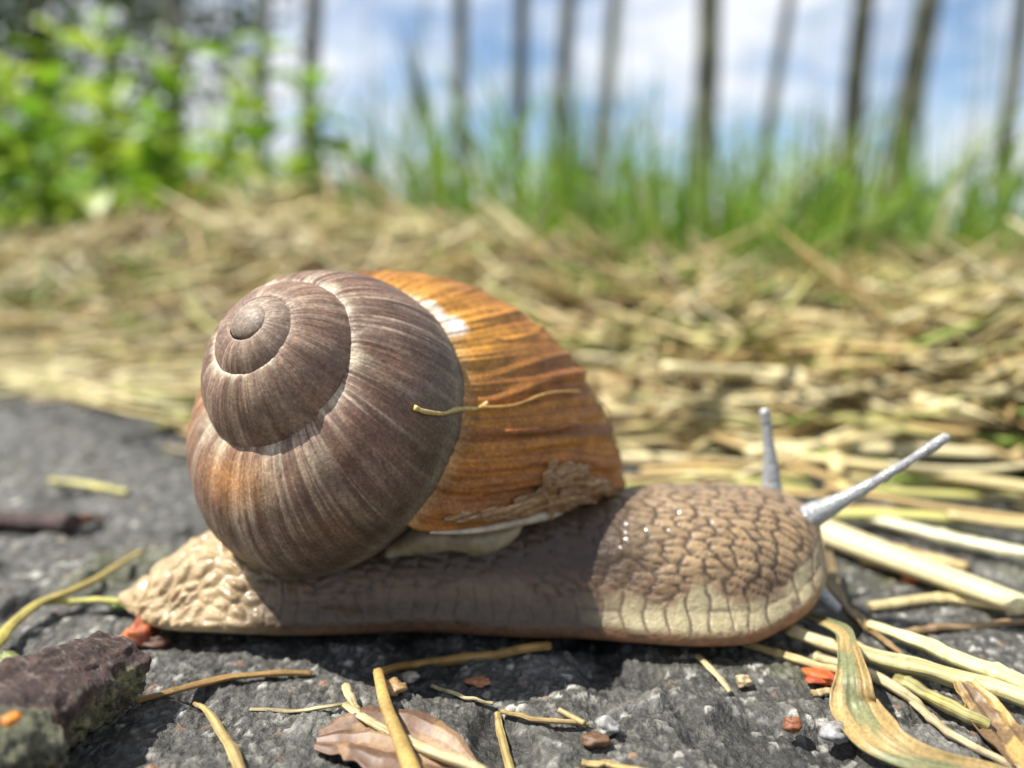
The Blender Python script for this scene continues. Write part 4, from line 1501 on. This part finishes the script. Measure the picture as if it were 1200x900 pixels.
def leaf_mesh(name, L, W_, col, droop=.2, k=7):
    t = np.linspace(0, 1, k)
    w = W_ / 2 * np.sin(np.pi * (t * .93 + .04)) ** .75
    x = L * t
    z = -droop * L * t ** 2
    V = np.stack([np.stack([x, -w, z + .28 * w], -1), np.stack([x, 0 * w, z], -1), np.stack([x, w, z + .28 * w], -1)], 1)
    return np_mesh(name, V.reshape(-1, 3), grid_quads(k, 3), np.broadcast_to(np.asarray(col, float), (k * 3, 3)))


LEAVES = [leaf_mesh('leaf', 1, .55, c, d) for c, d in (((.22, .38, .025), .25), ((.29, .44, .035), .35), ((.13, .27, .02), .15), ((.36, .48, .06), .3))]
for lm_ in LEAVES:
    lm_.materials.append(M['leaf'])


def herb(px, dist, top_py, nleaf, lsize, label, group, gg):
    dist = dist * .8
    y = CAM[1] + dist
    b = at_y(px, 300, y)
    b[2] = float(bank(np.array([b[0]]), np.array([y]))[0]) - .01
    top = at_y(px + float(gg.normal(0, 18)), top_py, y + float(gg.normal(0, .03)))
    root = empty('herb', b, label, 'herb', group)
    P = smooth_path([b, (b + top) / 2 + np.array([float(gg.normal(0, .012)), 0, 0]), top], 20)
    V, Q = tube_arrays(P, .0028 * np.linspace(1.1, .5, 20), 7)
    under(link('stem', np_poly_mesh('stem', V, Q, col=(.13, .21, .04)), M['grass'], root), root)
    nleaf = int(nleaf * 1.8)
    for i in range(nleaf):
        f = .30 + .70 * (i + .5) / nleaf
        p = P[int(f * 19)]
        o = link('leaf', LEAVES[int(gg.integers(0, 4))], None, root)
        az = i * 2.4 + float(gg.normal(0, .4))
        s_ = .66 * lsize * float(gg.uniform(.6, 1.2)) * (1.15 - .45 * f)
        o.location = Vector(p - b)
        o.rotation_euler = (float(gg.normal(0, .25)), float(gg.normal(-.25, .3)), az)
        o.scale = (s_, s_, s_)
    return root


g = np.random.default_rng(303)
for px, dist, top, nl, ls in ((25, .9, 60, 12, .075), (75, 1.05, 25, 14, .085), (125, .85, 40, 13, .075), (150, 1.2, 5, 14, .09), (200, .95, 95, 12, .07), (235, .8, 45, 13, .065),
                              (262, 1.1, 30, 12, .08), (300, .9, 100, 12, .07), (340, 1.0, 85, 12, .075), (375, .95, 120, 10, .06), (60, .75, 130, 11, .06), (180, .75, 140, 11, .06),
                              (410, 1.1, 160, 9, .06), (-30, .9, 70, 12, .08), (640, 1.3, 180, 9, .06), (770, 1.5, 190, 9, .07), (1095, 1.2, 215, 9, .06), (950, 1.4, 170, 9, .065), (285, .72, 165, 10, .05)):
    herb(px, dist, top, nl, ls, '%s %s herb with bright green leaves %s' % ('tall' if top < 60 else ('low' if top > 130 else 'medium tall'), 'sparse' if nl < 11 else 'dense', 'in the thicket below the dark tree' if px < 270 else ('beside the slim leaning trunks' if px < 450 else 'standing alone in the bank grass')), 'leafy herbs on the bank', g)


# ------------------------------------------------------------------ trees
def crown_mesh(name, centre, radii, n, lsize, cols, gg, clumps=26):
    cc = gg.normal(0, .5, (clumps, 3))
    cc /= np.maximum(np.linalg.norm(cc, axis=1)[:, None], .55)
    ci = gg.integers(0, clumps, n)
    P = np.asarray(centre) + (cc[ci] + gg.normal(0, .17, (n, 3))) * np.asarray(radii)
    d1 = gg.normal(0, 1, (n, 3))
    d1 /= np.linalg.norm(d1, axis=1)[:, None]
    d2 = np.cross(d1, gg.normal(0, 1, (n, 3)))
    d2 /= np.linalg.norm(d2, axis=1)[:, None]
    s_ = lsize * gg.uniform(.6, 1.3, n)[:, None]
    V = np.stack([P - d1 * s_, P - d2 * s_ * .5, P + d1 * s_, P + d2 * s_ * .5], 1).reshape(-1, 3)
    C = np.repeat(np.asarray(cols)[gg.integers(0, len(cols), n)] * gg.uniform(.7, 1.2, n)[:, None], 4, 0)
    return np_mesh(name, V, np.arange(n * 4).reshape(-1, 4), C, smooth=False)


TREE_GREEN = [(.05, .10, .018), (.075, .14, .022), (.035, .07, .014)]


def tree(px_base, px_top, dist, rad, label, height, gg, low_crown=None, mossy=False, ncrown=500):
    y = CAM[1] + dist
    b = at_y(px_base, 250, y)
    b[2] = float(bank(np.array([b[0]]), np.array([y]))[0]) - .05
    tp = at_y(px_top, 0, y)
    dirn = (tp - b) / (tp[2] - b[2])
    root = empty('tree', b, label, 'tree', 'slender trees beyond the bank')
    n = 26
    z = np.linspace(0, height, n)
    P = b + dirn * z[:, None]
    P[:, 0] += .05 * (fbm(z * .9, z * 0 + px_base, 3, 2) - .5) * np.minimum(z, 1)
    P[:, 1] += .10 * (fbm(z * .5, z * 0 + px_base, 5, 2) - .5) * np.minimum(z, 1)
    V, Q = tube_arrays(P, rad * np.linspace(1.1, .35, n) * (1 + .12 * (vnoise(z * 3, z * 0 + px_base, 6) - .5)), 12)
    under(link('trunk', np_poly_mesh('trunk', V, Q), M['bark'], root), root)
    for i in range(5):
        f = float(gg.uniform(.45, .95))
        p = P[int(f * (n - 1))]
        az = float(gg.uniform(0, 6.28))
        ln = float(gg.uniform(.5, 1.2))
        q = p + np.array([math.cos(az) * ln, math.sin(az) * ln, ln * .9])
        V, Q = tube_arrays(smooth_path([p, (p + q) / 2 + np.array([0, 0, -.06]), q], 8), rad * .32 * np.linspace(1, .3, 8), 7)
        under(link('limb', np_poly_mesh('limb', V, Q), M['bark'], root), root)
    me = crown_mesh('crown', P[-3] + np.array([0, 0, -.3]), (1.1, 1.1, 1.3), ncrown, .10, TREE_GREEN, gg)
    under(link('crown', me, M['leaf'], root), root)
    if low_crown:
        for px, py, rr, nn, ls in low_crown:
            c = at_y(px, py, y + .2)
            under(link('crown', crown_mesh('crown', c, rr, nn, ls, TREE_GREEN, gg, 34), M['leaf'], root), root)
    return root


g = np.random.default_rng(404)
TR = [(203, 205, 6.0, .075, 'dark tree trunk rising through the leafy herbs'), (302, 308, 5.2, .042, 'straight slim trunk beside the leaning dark trunk'), (340, 372, 5.6, .062, 'leaning dark trunk behind the herbs'),
      (537, 541, 5.5, .050, 'upright slim trunk behind the broad leaning blade'), (607, 610, 6.2, .058, 'upright grey trunk between two slim trunks'), (645, 668, 5.2, .050, 'slightly leaning slim trunk beside the upright grey trunk'),
      (677, 720, 5.0, .044, 'strongly leaning slender trunk behind the shell'), (822, 833, 4.6, .070, 'green mossy trunk standing in dark tall grass'), (872, 926, 5.6, .040, 'thin slanting trunk beside the mossy trunk'),
      (982, 1012, 4.8, .066, 'thick grey trunk beside the thickest leaning trunk'), (1030, 1086, 4.6, .072, 'thickest leaning trunk behind the tentacles'), (1168, 1198, 4.4, .042, 'slim greenish trunk at the end of the row of trees')]
for k, (pb, pt, dist, rad, lab) in enumerate(TR):
    lc = None
    tree(pb, pt, dist, rad, lab, float(g.uniform(5.5, 7.5)), g, lc)
big = tree(48, 40, 8.5, .16, 'dense dark leafy tree behind the herbs', 7.5, g,
           [(20, 90, (1.5, 1.0, 1.6), 2600, .08), (120, 40, (1.4, 1.0, 1.5), 1900, .08), (-120, 60, (1.6, 1.2, 1.8), 1600, .08), (190, -30, (1.4, 1, 1.0), 900, .08)])
